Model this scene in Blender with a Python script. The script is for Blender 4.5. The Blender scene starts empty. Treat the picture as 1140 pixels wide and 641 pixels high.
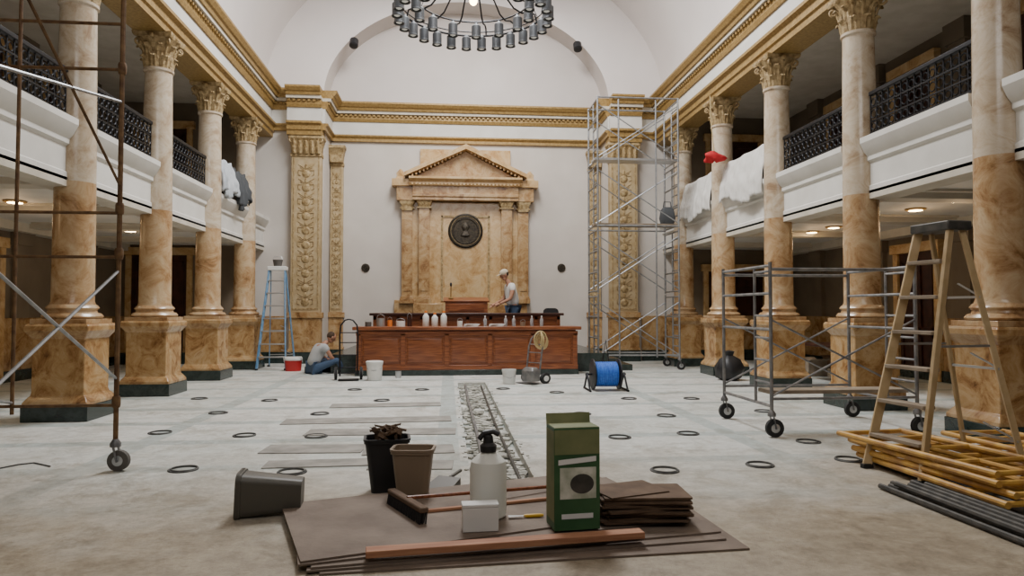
import bpy, bmesh, math, random
from mathutils import Vector, Matrix
random.seed(7)
C = bpy.context.scene.collection
R = math.radians
F = 770.0; YAW = R(5.27); PIT = R(1.86); H = 1.4
fw = Vector((math.sin(YAW)*math.cos(PIT), math.cos(YAW)*math.cos(PIT), math.sin(PIT)))
rt = Vector((math.cos(YAW), -math.sin(YAW), 0)); up = rt.cross(fw)
def ray(x, y): return fw + rt*((x-570)/F) + up*((320.5-y)/F)
def G(x, y, z=0.0):
    d = ray(x, y); t = (z-H)/d.z
    return Vector((d.x*t, d.y*t, z))
def A(x, y, Y):
    d = ray(x, y); t = Y/d.y
    return Vector((d.x*t, Y, H+d.z*t))
XL, XR, XC = -4.92, 6.03, .555
YS = [7.04, 9.6, 12.16, 14.72, 17.28]
# ------------------------------------------------------------ materials
def mat(name, c, rough=.6, metal=0, c2=None, scale=4, bump=0, bscale=None, lo=.35, hi=.65, emit=0, alpha=None, trans=0):
    m = bpy.data.materials.new(name); m.use_nodes = True
    nt = m.node_tree; N = nt.nodes; L = nt.links; b = N['Principled BSDF']
    b.inputs['Base Color'].default_value = (*c, 1); b.inputs['Roughness'].default_value = rough; b.inputs['Metallic'].default_value = metal
    if trans: b.inputs['Transmission Weight'].default_value = trans
    if emit: b.inputs['Emission Color'].default_value = (*c, 1); b.inputs['Emission Strength'].default_value = emit
    tc = N.new('ShaderNodeTexCoord')
    if c2:
        n = N.new('ShaderNodeTexNoise'); n.inputs['Scale'].default_value = scale; n.inputs['Detail'].default_value = 6
        L.new(tc.outputs['Object'], n.inputs['Vector'])
        r = N.new('ShaderNodeValToRGB'); r.color_ramp.elements[0].position = lo; r.color_ramp.elements[1].position = hi
        r.color_ramp.elements[0].color = (*c, 1); r.color_ramp.elements[1].color = (*c2, 1)
        L.new(n.outputs['Fac'], r.inputs['Fac']); L.new(r.outputs['Color'], b.inputs['Base Color'])
    if bump:
        n2 = N.new('ShaderNodeTexNoise'); n2.inputs['Scale'].default_value = bscale or scale*6; n2.inputs['Detail'].default_value = 5
        L.new(tc.outputs['Object'], n2.inputs['Vector'])
        bp = N.new('ShaderNodeBump'); bp.inputs['Strength'].default_value = bump; bp.inputs['Distance'].default_value = .02
        L.new(n2.outputs['Fac'], bp.inputs['Height']); L.new(bp.outputs['Normal'], b.inputs['Normal'])
    return m
def marble(name, cols, scale=1.6, rough=.22, dist=.7):
    m = bpy.data.materials.new(name); m.use_nodes = True
    nt = m.node_tree; N = nt.nodes; L = nt.links; b = N['Principled BSDF']; b.inputs['Roughness'].default_value = rough
    tc = N.new('ShaderNodeTexCoord'); oi = N.new('ShaderNodeObjectInfo')
    sc = N.new('ShaderNodeVectorMath'); sc.operation = 'SCALE'; sc.inputs['Scale'].default_value = 37.0
    cb = N.new('ShaderNodeCombineXYZ')
    for k in range(3): L.new(oi.outputs['Random'], cb.inputs[k])
    L.new(cb.outputs[0], sc.inputs[0])
    ad = N.new('ShaderNodeVectorMath'); ad.operation = 'ADD'
    L.new(tc.outputs['Object'], ad.inputs[0]); L.new(sc.outputs[0], ad.inputs[1])
    n = N.new('ShaderNodeTexNoise'); n.inputs['Scale'].default_value = scale; n.inputs['Detail'].default_value = 11
    n.inputs['Distortion'].default_value = dist; n.inputs['Roughness'].default_value = .72
    L.new(ad.outputs[0], n.inputs['Vector'])
    r = N.new('ShaderNodeValToRGB'); e = r.color_ramp.elements
    e[0].position = .3; e[0].color = (*cols[0], 1); e[1].position = .72; e[1].color = (*cols[-1], 1)
    for k, c in enumerate(cols[1:-1]):
        x = e.new(.3+.42*(k+1)/(len(cols)-1)); x.color = (*c, 1)
    L.new(n.outputs['Fac'], r.inputs['Fac']); L.new(r.outputs['Color'], b.inputs['Base Color'])
    return m
M = {}
M['marble'] = marble('sienna_marble', [(.09,.04,.016), (.28,.145,.055), (.42,.26,.115), (.50,.35,.19), (.29,.15,.06)], 3.2)
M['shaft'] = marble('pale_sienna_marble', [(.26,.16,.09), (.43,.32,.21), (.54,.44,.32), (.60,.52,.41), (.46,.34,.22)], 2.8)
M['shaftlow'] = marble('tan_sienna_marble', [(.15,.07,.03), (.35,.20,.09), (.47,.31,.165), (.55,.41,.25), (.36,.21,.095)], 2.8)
M['panel'] = marble('panel_marble', [(.27,.125,.04), (.46,.275,.11), (.56,.37,.175), (.62,.45,.25), (.44,.245,.09)], 2.8)
M['green'] = marble('dark_green_marble', [(.006,.01,.009), (.015,.026,.022), (.03,.045,.04), (.01,.016,.014)], 5, .2)
M['gold'] = mat('gilded_plaster', (.25,.15,.042), .45, .2, (.38,.245,.082), 20, .15, 40)
M['ornament'] = mat('gilded_relief', (.24,.155,.06), .55, .1, (.50,.37,.19), 14, .6, 45)
M['pier'] = mat('ochre_plaster', (.38,.27,.13), .7, 0, (.48,.37,.215), 6)
M['cream'] = mat('cream_plaster', (.52,.47,.38), .7, 0, (.61,.56,.47), 3)
M['white'] = mat('white_painted_plaster', (.62,.60,.55), .6, 0, (.70,.68,.63), 2)
M['wall'] = mat('pale_cream_plaster', (.56,.51,.455), .8, 0, (.62,.57,.515), 1.2)
M['vault'] = mat('vault_plaster', (.73,.68,.66), .85, 0, (.77,.725,.70), .8)
M['vault_shade'] = mat('shaded_vault_plaster', (.58,.53,.50), .85, 0, (.63,.58,.55), .8)  # vault plaster again, with the recess's shade put into its colour
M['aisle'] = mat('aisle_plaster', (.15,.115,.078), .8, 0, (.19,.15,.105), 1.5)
M['darkwood'] = mat('dark_mahogany', (.03,.009,.006), .35, 0, (.06,.018,.01), 6)
M['iron'] = mat('black_wrought_iron', (.012,.012,.014), .45, .6)
def woodm(name, c, c2, sx=(1, 12, 12), rough=.4):
    m = mat(name, c, rough, 0, c2, 3); nt = m.node_tree
    mp = nt.nodes.new('ShaderNodeMapping'); mp.inputs['Scale'].default_value = sx
    tc = [n for n in nt.nodes if n.type == 'TEX_COORD'][0]; no = [n for n in nt.nodes if n.type == 'TEX_NOISE'][0]
    nt.links.new(tc.outputs['Object'], mp.inputs['Vector']); nt.links.new(mp.outputs['Vector'], no.inputs['Vector'])
    return m
M['desk'] = woodm('red_mahogany', (.15,.04,.014), (.30,.10,.036), rough=.3)
M['ply'] = mat('dusty_hardboard', (.135,.098,.072), .75, 0, (.225,.175,.135), 2.5, .15, 30)
M['lumber'] = woodm('reddish_lumber', (.30,.125,.065), (.44,.22,.12), (1, 14, 14), .7)
M['card'] = mat('brown_card', (.085,.05,.028), .85, 0, (.145,.092,.056), 5)
M['board'] = mat('dusty_board', (.22,.21,.185), .85, 0, (.36,.34,.305), 4)
M['rust'] = mat('rusty_steel', (.10,.05,.022), .7, .3, (.20,.115,.05), 14)
M['greysteel'] = mat('dull_grey_steel', (.16,.16,.165), .5, .6, (.28,.27,.26), 10)
M['darksteel'] = mat('dark_pipe_steel', (.05,.05,.048), .5, .5, (.10,.095,.085), 10)
M['steel'] = mat('galvanised_steel', (.36,.37,.38), .4, .7, (.26,.265,.27), 12)
M['plank'] = mat('scaffold_plank', (.22,.17,.12), .8, 0, (.32,.26,.19), 6)
M['yellow'] = mat('worn_yellow_steel', (.64,.38,.08), .5, 0, (.40,.21,.06), 7)
M['tan'] = mat('tan_fibreglass', (.46,.33,.17), .5, 0, (.56,.42,.24), 8)
M['blue'] = mat('blue_fibreglass', (.10,.24,.42), .45, 0, (.2,.34,.5), 8)
M['alu'] = mat('aluminium', (.5,.51,.52), .35, .8)
M['black'] = mat('black_plastic', (.014,.014,.016), .5)
M['ringdark'] = mat('dusty_black_ring', (.04,.04,.04), .8, 0, (.14,.14,.13), 8)
M['rubber'] = mat('black_rubber', (.02,.02,.02), .8)
M['greyrub'] = mat('grey_rubber', (.10,.09,.08), .8)
M['beigeplastic'] = mat('beige_plastic', (.22,.16,.105), .5)
M['greyplastic'] = mat('grey_brown_plastic', (.085,.078,.062), .45)
M['whiteplastic'] = mat('white_plastic', (.76,.76,.73), .4)
M['milk'] = mat('translucent_white_plastic', (.84,.85,.79), .45, trans=.12)
M['clear'] = mat('clear_plastic', (.8,.86,.9), .1, trans=.7)
M['orange'] = mat('orange_plastic', (.8,.22,.03), .5)
M['ytool'] = mat('yellow_plastic', (.75,.45,.03), .5)
M['red'] = mat('red_plastic', (.45,.02,.02), .5)
M['cable'] = mat('blue_cable', (.03,.12,.55), .45, 0, (.05,.2,.7), 30)
M['sheet'] = mat('white_dust_sheet', (.58,.56,.52), .9, 0, (.68,.66,.62), 5)
M['bluesheet'] = mat('grey_blue_sheet', (.42,.45,.48), .9, 0, (.55,.57,.59), 5)
M['darksheet'] = mat('dark_tarp', (.06,.065,.07), .8)
M['bronze'] = mat('dark_bronze', (.035,.03,.025), .4, .7, (.08,.065,.045), 20, .5, 60)
M['shade'] = mat('grey_metal_shade', (.055,.058,.062), .5, .4)
M['glow'] = mat('warm_lamp', (1,.70,.34), .5, emit=22)
M['lampglass'] = mat('frosted_glass', (.75,.75,.7), .4, emit=.2)
M['skin'] = mat('skin', (.42,.21,.13), .6)
M['tee'] = mat('white_cotton', (.72,.71,.68), .9)
M['greytee'] = mat('grey_white_cotton', (.42,.43,.43), .9)
M['jeans'] = mat('blue_denim', (.05,.085,.15), .9)
M['cap'] = mat('beige_cap', (.55,.48,.36), .9)
M['hair'] = mat('brown_hair', (.06,.035,.02), .9)
M['boxgreen'] = mat('green_printed_card', (.025,.085,.03), .5, 0, (.05,.14,.055), 3)
M['boxtan'] = mat('olive_printed_card', (.24,.25,.12), .7, 0, (.14,.17,.07), 4)
M['picture'] = mat('printed_picture', (.30,.34,.24), .5, 0, (.66,.66,.58), 9)
M['paper'] = mat('paper', (.72,.72,.70), .8)
M['rubble'] = mat('pale_grey_mortar', (.26,.255,.22), .9, 0, (.58,.57,.51), 6)
M['hose'] = mat('tan_hose', (.5,.38,.18), .6)
M['pinkred'] = mat('red_cloth', (.5,.015,.02), .8)
def floormat():
    m = bpy.data.materials.new('bare_mortar_floor'); m.use_nodes = True
    nt = m.node_tree; N = nt.nodes; L = nt.links; b = N['Principled BSDF']; b.inputs['Roughness'].default_value = .45
    g = N.new('ShaderNodeNewGeometry'); sp = N.new('ShaderNodeSeparateXYZ'); L.new(g.outputs['Position'], sp.inputs[0])
    def noise(s, r=.65, d=8, dist=0):
        n = N.new('ShaderNodeTexNoise'); n.inputs['Scale'].default_value = s; n.inputs['Detail'].default_value = d; n.inputs['Roughness'].default_value = r; n.inputs['Distortion'].default_value = dist
        L.new(g.outputs['Position'], n.inputs['Vector']); return n
    def ramp(n, c0, c1, p0=.32, p1=.66):
        q = N.new('ShaderNodeValToRGB'); q.color_ramp.elements[0].color = (*c0, 1); q.color_ramp.elements[1].color = (*c1, 1)
        q.color_ramp.elements[0].position = p0; q.color_ramp.elements[1].position = p1; L.new(n.outputs['Fac'], q.inputs['Fac']); return q
    def mul(a, b_, f):
        mu = N.new('ShaderNodeMix'); mu.data_type = 'RGBA'; mu.blend_type = 'MULTIPLY'
        if isinstance(f, float): mu.inputs[0].default_value = f
        else: L.new(f, mu.inputs[0])
        L.new(a, mu.inputs[6]); L.new(b_, mu.inputs[7]); return mu.outputs[2]
    n1 = noise(.6); n2 = noise(6, .8, 12); n3 = noise(1.7, .8, 12, .5); n4 = noise(22, .7, 6); n5 = noise(.9, .85, 12, .4)
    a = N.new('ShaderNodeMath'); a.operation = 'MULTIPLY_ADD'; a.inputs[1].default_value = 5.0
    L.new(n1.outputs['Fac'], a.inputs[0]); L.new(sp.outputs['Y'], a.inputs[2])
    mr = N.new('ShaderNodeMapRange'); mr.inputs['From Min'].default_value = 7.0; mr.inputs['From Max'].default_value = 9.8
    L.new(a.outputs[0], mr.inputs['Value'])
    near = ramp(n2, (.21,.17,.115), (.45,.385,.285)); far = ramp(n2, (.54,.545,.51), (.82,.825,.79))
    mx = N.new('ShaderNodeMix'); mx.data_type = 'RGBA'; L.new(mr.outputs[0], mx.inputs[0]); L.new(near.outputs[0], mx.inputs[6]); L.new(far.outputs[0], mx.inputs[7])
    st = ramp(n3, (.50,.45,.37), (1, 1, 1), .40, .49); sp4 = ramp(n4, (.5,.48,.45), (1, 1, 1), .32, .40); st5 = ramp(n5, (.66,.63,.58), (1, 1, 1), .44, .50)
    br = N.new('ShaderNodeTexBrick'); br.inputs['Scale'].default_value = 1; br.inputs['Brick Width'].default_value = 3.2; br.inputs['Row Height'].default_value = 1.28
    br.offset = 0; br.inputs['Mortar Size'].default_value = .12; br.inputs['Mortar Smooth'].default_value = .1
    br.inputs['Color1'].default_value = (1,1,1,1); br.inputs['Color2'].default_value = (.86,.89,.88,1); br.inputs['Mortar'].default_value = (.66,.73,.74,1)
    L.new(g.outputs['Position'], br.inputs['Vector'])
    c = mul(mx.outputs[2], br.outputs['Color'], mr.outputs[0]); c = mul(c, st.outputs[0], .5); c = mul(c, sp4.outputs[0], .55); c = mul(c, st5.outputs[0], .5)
    L.new(c, b.inputs['Base Color'])
    bp = N.new('ShaderNodeBump'); bp.inputs['Strength'].default_value = .5; bp.inputs['Distance'].default_value = .02
    L.new(n2.outputs['Fac'], bp.inputs['Height']); L.new(bp.outputs['Normal'], b.inputs['Normal'])
    return m
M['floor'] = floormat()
# ------------------------------------------------------------ mesh builder
class MB:
    def __init__(s): s.bm = bmesh.new()
    def face(s, vs):
        try: return s.bm.faces.new(vs)
        except ValueError: return None
    def box(s, c, d, rz=0, rx=0, ry=0):
        m = Matrix.Translation(c) @ Matrix.Rotation(rz, 4, 'Z') @ Matrix.Rotation(ry, 4, 'Y') @ Matrix.Rotation(rx, 4, 'X') @ Matrix.Diagonal((d[0], d[1], d[2], 1))
        bmesh.ops.create_cube(s.bm, size=1, matrix=m); return s
    def span(s, a, b):
        return s.box([(a[i]+b[i])/2 for i in range(3)], [abs(b[i]-a[i]) for i in range(3)])
    def bar(s, p, q, w, h):
        p = Vector(p); q = Vector(q); d = q-p
        rot = d.to_track_quat('X', 'Z').to_matrix().to_4x4()
        bmesh.ops.create_cube(s.bm, size=1, matrix=Matrix.Translation((p+q)/2) @ rot @ Matrix.Diagonal((d.length, w, h, 1))); return s
    def tube(s, pts, r, seg=8, closed=False):
        pts = [Vector(p) for p in pts]; n = len(pts)
        rs = r if isinstance(r, (list, tuple)) else [r]*n
        rings = []; prev = None
        for i, p in enumerate(pts):
            if closed: t = pts[(i+1) % n]-pts[i-1]
            else: t = (pts[min(i+1, n-1)]-pts[max(i-1, 0)])
            t.normalize()
            if prev is None:
                a = Vector((0, 0, 1)) if abs(t.z) < .9 else Vector((1, 0, 0))
                u = t.cross(a).normalized()
            else: u = (prev-t*prev.dot(t)).normalized()
            prev = u; v = t.cross(u)
            rings.append([s.bm.verts.new(p+(u*math.cos(2*math.pi*k/seg)+v*math.sin(2*math.pi*k/seg))*rs[i]) for k in range(seg)])
        m = n if closed else n-1
        for i in range(m):
            a, b = rings[i], rings[(i+1) % n]
            for k in range(seg): s.face([a[k], a[(k+1) % seg], b[(k+1) % seg], b[k]])
        if not closed: s.face(rings[0][::-1]); s.face(rings[-1])
        return s
    def lathe(s, prof, c=(0, 0, 0), seg=24, mtx=None):
        c = Vector(c); rings = []
        for (r, z) in prof:
            ring = []
            for k in range(seg):
                a = 2*math.pi*k/seg; v = Vector((max(r, 1e-4)*math.cos(a), max(r, 1e-4)*math.sin(a), z))
                if mtx: v = mtx @ v
                ring.append(s.bm.verts.new(v+c))
            rings.append(ring)
        for a, b in zip(rings, rings[1:]):
            for k in range(seg): s.face([a[k], a[(k+1) % seg], b[(k+1) % seg], b[k]])
        s.face(rings[0][::-1]); s.face(rings[-1]); return s
    def loft(s, loops, cap=True):
        rings = [[s.bm.verts.new(p) for p in l] for l in loops]
        for a, b in zip(rings, rings[1:]):
            n = len(a)
            for k in range(n): s.face([a[k], a[(k+1) % n], b[(k+1) % n], b[k]])
        if cap: s.face(rings[0][::-1]); s.face(rings[-1])
        return s
    def prof(s, poly, p0, p1, nrm):
        p0 = Vector(p0); p1 = Vector(p1); nrm = Vector(nrm)
        return s.loft([[p+nrm*o+Vector((0, 0, z)) for o, z in poly] for p in (p0, p1)])
    def ball(s, c, r, seg=12):
        r = r if isinstance(r, (tuple, list)) else (r, r, r)
        bmesh.ops.create_uvsphere(s.bm, u_segments=seg, v_segments=max(6, seg//2+2), radius=1, matrix=Matrix.Translation(c) @ Matrix.Diagonal((*r, 1))); return s
    def ring(s, c, Rr, r, axis='z', seg=24, sm=6, sx=1, sy=1):
        pts = []
        for k in range(seg):
            a = 2*math.pi*k/seg; x, y = Rr*sx*math.cos(a), Rr*sy*math.sin(a)
            pts.append(Vector(c)+(Vector((x, y, 0)) if axis == 'z' else Vector((x, 0, y)) if axis == 'y' else Vector((0, x, y))))
        return s.tube(pts, r, sm, True)
    def build(s, name, m, parent=None, bevel=0, ang=35):
        bmesh.ops.recalc_face_normals(s.bm, faces=s.bm.faces)
        me = bpy.data.meshes.new(name); s.bm.to_mesh(me); s.bm.free()
        for p in me.polygons: p.use_smooth = True
        me.set_sharp_from_angle(angle=R(ang))
        o = bpy.data.objects.new(name, me); C.objects.link(o); o.data.materials.append(M[m] if isinstance(m, str) else m)
        if parent: o.parent = parent
        if bevel:
            b = o.modifiers.new('bevel', 'BEVEL'); b.width = bevel; b.segments = 2; b.limit_method = 'ANGLE'
        return o
def rrect(w, d, r, z, n=4, c=(0, 0)):
    out = []
    for (sx, sy, a0) in ((1, 1, 0), (-1, 1, 90), (-1, -1, 180), (1, -1, 270)):
        for k in range(n+1):
            a = R(a0+90*k/n); out.append(Vector((c[0]+sx*(w/2-r)+r*math.cos(a), c[1]+sy*(d/2-r)+r*math.sin(a), z)))
    return out
def thing(name, label, cat, loc=(0, 0, 0), rz=0, group=None):
    o = bpy.data.objects.new(name, None); C.objects.link(o); o.location = loc; o.rotation_euler = (0, 0, rz)
    o['label'] = label; o['category'] = cat
    if group: o['group'] = group
    return o
def tag(o, label, cat, group=None, kind=None, loc=None, rz=None):
    o['label'] = label; o['category'] = cat
    if group: o['group'] = group
    if kind: o['kind'] = kind
    if loc is not None: o.location = loc
    if rz is not None: o.rotation_euler = (0, 0, rz)
    return o
def struct(o):
    o['kind'] = 'structure'; return o
def dup(o, loc=None, rz=None, label=None, parent=None):
    c = o.copy(); C.objects.link(c)
    if parent: c.parent = parent
    if loc is not None: c.location = loc
    if rz is not None: c.rotation_euler = (0, 0, rz)
    if label: c['label'] = label
    for ch in list(o.children): dup(ch, parent=c)
    return c
# ------------------------------------------------------------ shell
TX0, TX1, TY0, TY1, TZ = .19, .72, 5.35, 13.5, -.09
f = MB(); xs = [-8.7, TX0, TX1, 9.8]; ys = [-3, TY0, TY1, 20.3]
for i in range(3):
    for j in range(3):
        z = TZ if (i == 1 and j == 1) else 0
        f.face([f.bm.verts.new(p) for p in ((xs[i], ys[j], z), (xs[i+1], ys[j], z), (xs[i+1], ys[j+1], z), (xs[i], ys[j+1], z))])
for (a, b) in (((TX0, TY0), (TX0, TY1)), ((TX1, TY0), (TX1, TY1)), ((TX0, TY0), (TX1, TY0)), ((TX0, TY1), (TX1, TY1))):
    f.face([f.bm.verts.new(p) for p in ((*a, 0), (*b, 0), (*b, TZ), (*a, TZ))])
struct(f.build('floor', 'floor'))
for sg, nm, xc, xo in ((-1, 'left', XL, -8.6), (1, 'right', XR, 9.7)):
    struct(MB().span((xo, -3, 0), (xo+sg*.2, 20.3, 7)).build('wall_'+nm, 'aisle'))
    struct(MB().span((xc+sg*.34, 2, 3.12), (xo, 18.95, 3.8)).build('floor_gallery_'+nm, 'white'))
    b = MB()
    for y in [4.48]+YS: b.span((xc+sg*.3, y-.18, 3.03), (xo, y+.18, 3.12))
    b.span((xc-sg*.02, 2, 3.0), (xc+sg*.34, 18.95, 3.12)); b.span((xo-sg*.3, 2, 2.95), (xo, 18.95, 3.12))
    for y in [4.48]+YS:
        yy = y+1.28
        for (q0, q1, w0, w1) in ((xc+sg*.7, xo-sg*.5, yy-.85, yy-.79), (xc+sg*.7, xo-sg*.5, yy+.79, yy+.85)): b.span((q0, w0, 3.08), (q1, w1, 3.12))
    struct(b.build('trim_aisle_ceiling_'+nm, 'cream'))
    struct(MB().span((xc+sg*.25, -3, 6.9), (xo, 18.95, 7.0)).build('ceiling_gallery_'+nm, 'cream'))
    struct(MB().span((xo, 2, 0), (xo-sg*.05, 18.95, 1.25)).build('trim_wainscot_'+nm, 'marble'))
    struct(MB().span((xo-sg*.05, 2, 0), (xo-sg*.09, 18.95, .22)).build('baseboard_'+nm, 'green'))
    b = MB()
    for y in YS:
        b.span((xo, y-.22, 1.25), (xo-sg*.1, y+.22, 2.9)); b.span((xo, y-.28, 2.7), (xo-sg*.16, y+.28, 2.95))
        b.span((xo, y-.22, 3.8), (xo-sg*.1, y+.22, 6.9)); b.span((xo, y-.28, 6.5), (xo-sg*.16, y+.28, 6.9))
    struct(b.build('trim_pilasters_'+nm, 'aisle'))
    poly = [(-.35,3.08),(.02,3.08),(.02,3.18),(.0,3.2),(.0,3.52),(.04,3.55),(.04,3.61),(.09,3.67),(.15,3.79),(.15,3.87),(-.35,3.87)]
    for y0, y1 in zip([4.48]+YS, YS+[19.2]):
        struct(MB().prof(poly, (xc, y0+.24, 0), (xc, min(y1-.24, 18.95), 0), (-sg, 0, 0)).build('trim_balcony_'+nm, 'white', ang=20))
def entab(p0, p1, n, nm, slim=False):
    p0 = Vector(p0); p1 = Vector(p1)
    if slim: struct(MB().prof([(-.3,6.22),(.08,6.22),(.08,6.3),(.14,6.36),(.14,6.40),(-.3,6.40)], p0, p1, n).build('trim_architrave_'+nm, 'gold', ang=20))
    else: struct(MB().prof([(-.3,6.05),(.22,6.05),(.22,6.16),(.26,6.18),(.26,6.30),(.33,6.34),(.33,6.40),(-.3,6.40)], p0, p1, n).build('trim_architrave_'+nm, 'gold', ang=20))
    fo = .07 if slim else .2
    struct(MB().prof([(-.3,6.40),(fo,6.40),(fo,6.78),(-.3,6.78)], p0, p1, n).build('trim_frieze_'+nm, 'white'))
    k_ = -.14 if slim else 0
    b = MB().prof([(-.3,6.78),(.24+k_,6.78),(.27+k_,6.86),(.27+k_,6.99),(-.3,6.99)], p0, p1, n)
    L = (p1-p0).length; d = (p1-p0)/L; nn = Vector(n)
    for k in range(int(L/.13)):
        c = p0+d*(.07+k*.13)+nn*(.29+k_)+Vector((0, 0, 6.95))
        b.box(c, (.065, .065, .06))
    struct(b.build('trim_dentils_'+nm, 'gold', ang=20))
    struct(MB().prof([(-.3,6.99),(.36+k_,6.99),(.36+k_,7.07),(-.3,7.07)], p0, p1, n).build('trim_corona_'+nm, 'cream'))
    struct(MB().prof([(-.3,7.07),(.4+k_,7.07),(.42+k_,7.14),(.46+k_,7.16),(.52+k_,7.24),(.52+k_,7.29),(-.3,7.29)], p0, p1, n).build('trim_cornice_'+nm, 'gold', ang=20))
entab((XL, -3, 0), (XL, 18.95, 0), (1, 0, 0), 'left'); entab((XR, -3, 0), (XR, 18.95, 0), (-1, 0, 0), 'right')
PX0, PX1 = -4.16, -3.38; QX0, QX1 = 4.45, 5.23; RX0, RX1 = -3.36, 4.47
YE, YP, YR = 18.95, 18.72, 20.0
struct(MB().span((-8.6, YE, 0), (RX0, 20.3, 7.1)).build('wall_back_left', 'wall'))
struct(MB().span((RX1, YE, 0), (9.7, 20.3, 7.1)).build('wall_back_right', 'wall'))
struct(MB().span((RX0, YR, 0), (RX1, 20.3, 7.28)).build('wall_back', 'wall'))
for a, b_ in ((-8.55, XL-.3), (XR+.3, 9.65)):
    struct(MB().span((a, YE-.02, 0), (b_, YE, 6.9)).build('wall_aisle_end', 'aisle'))
ent = [((XL, YE), (PX0-.1, YE), (0, -1, 0), True), ((PX0-.1, YP+.08), (PX1+.02, YP+.08), (0, -1, 0), False), ((RX0, YP), (RX0, YR), (1, 0, 0), True), ((RX0, YR), (RX1, YR), (0, -1, 0), True),
       ((RX1, YP), (RX1, YR), (-1, 0, 0), True), ((QX0-.02, YP+.08), (QX1+.1, YP+.08), (0, -1, 0), False), ((QX1+.1, YE), (XR, YE), (0, -1, 0), True)]
for a, b_, n, sl_ in ent: entab((*a, 0), (*b_, 0), n, 'back', sl_)
AX, AZ, BX, BZ, Z0, YLU = 5.5, 4.3, 3.93, 2.72, 7.22, 19.7
def ell(a, b, t): return XC+a*math.cos(t), Z0+b*math.sin(t)
n = 48; v = MB()
lo = []
for y in (-3, 2, 7, 12, YE): lo.append([v.bm.verts.new((ell(AX, AZ, math.pi*k/n)[0], y, ell(AX, AZ, math.pi*k/n)[1])) for k in range(n+1)])
for a, b_ in zip(lo, lo[1:]):
    for k in range(n): v.face([a[k], a[k+1], b_[k+1], b_[k]])
struct(v.build('ceiling', 'vault', ang=80))
v = MB()
def arcv(a, b, y): return [v.bm.verts.new((ell(a, b, math.pi*k/n)[0], y, ell(a, b, math.pi*k/n)[1])) for k in range(n+1)]
o_, i_ = arcv(AX, AZ, YE), arcv(BX, BZ, YE)
for k in range(n): v.face([o_[k], o_[k+1], i_[k+1], i_[k]])
struct(v.build('wall_arch', 'vault', ang=80))
v = MB(); i_, r_ = arcv(BX, BZ, YE), arcv(BX-.02, BZ-.02, YLU)
for k in range(n): v.face([i_[k], i_[k+1], r_[k+1], r_[k]])
struct(v.build('ceiling_recess', 'vault_shade', ang=80))
v = MB(); v.face(arcv(BX, BZ, YLU)); struct(v.build('wall_lunette', 'vault_shade'))
for (a, b_) in ((-8.6, PX0-.15), (QX1+.15, 9.7)):
    struct(MB().span((a, YE, 0), (b_, YE-.05, 1.25)).build('trim_wainscot_back', 'marble'))
    struct(MB().span((a, YE-.05, 0), (b_, YE-.1, .3)).build('baseboard_back', 'green'))
for (a, b_, y, inner) in ((PX0, PX1, YE, 0), (QX0, QX1, YE, 0), (-3.34, -2.98, YR, 1), (4.09, 4.45, YR, 1)):
    w = b_-a; m = (a+b_)/2; yf = y-.23 if not inner else y-.1
    struct(MB().span((a, yf, 1.35), (b_, y, 6.05)).build('trim_pier', 'pier', bevel=.01))
    struct(MB().span((a-.05, yf-.06, 0), (b_+.05, y, .3)).build('trim_pier_plinth', 'green'))
    q = MB().span((a-.02, yf-.03, .3), (b_+.02, y, 1.2)); q.span((a-.06, yf-.07, 1.2), (b_+.06, y, 1.35)); q.span((a-.05, yf-.05, .3), (b_+.05, y, .38))
    struct(q.build('trim_pier_pedestal', 'marble', bevel=.01))
    q = MB()
    q.span((a+.05, yf-.012, 1.45), (a+.08, yf, 5.5)); q.span((b_-.08, yf-.012, 1.45), (b_-.05, yf, 5.5)); q.span((a+.05, yf-.012, 1.42), (b_-.05, yf, 1.46))
    z = 1.62; k = 0
    while z < 5.4:
        if k % 2 == 0:
            q.lathe([(.0, .03), (.04, .03), (w*.12, .02), (w*.15, 0)], (m, yf, z), 12, Matrix.Rotation(R(90), 3, 'X'))
            for s in (-1, 1):
                q.tube([(m+s*w*.1, yf-.005, z+.08), (m+s*w*.26, yf-.01, z+.09), (m+s*w*.26, yf-.01, z-.03), (m+s*w*.18, yf-.005, z-.06)], .011, 5)
        else:
            q.ball((m, yf-.01, z), (.035, .02, .08), 8)
            q.tube([(m-w*.26, yf-.005, z+.05), (m, yf-.01, z-.08), (m+w*.26, yf-.005, z+.05)], .01, 5)
            q.tube([(m-w*.2, yf-.005, z-.03), (m, yf-.01, z-.12), (m+w*.2, yf-.005, z-.03)], .009, 5)
        z += .19; k += 1
    struct(q.build('trim_pier_relief', 'ornament'))
    q = MB(); q.span((a-.02, yf-.03, 5.5), (b_+.02, y, 5.58))
    q.loft([rrect(w+g, .3+g, .02, zz, 1, (m, y-.12)) for g, zz in ((0, 5.58), (.02, 5.75), (.1, 5.95), (.14, 5.97), (.14, 6.05))])
    for r0, (z0, z1) in enumerate(((5.58, 5.75), (5.72, 5.9))):
        nn_ = 5
        for k in range(nn_):
            x = a+w*(k+.5)/nn_; q.tube([(x, yf-.03, z0), (x, yf-.06, (z0+z1)/2), (x, yf-.11, z1)], [w*.09, w*.09, w*.05], 6)
    for s in (-1, 1): q.ring((m+s*(w/2-.02), yf-.08, 5.92), .06, .022, 'y', 12)
    struct(q.build('trim_pier_capital', 'ornament'))
dn = 1
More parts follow.
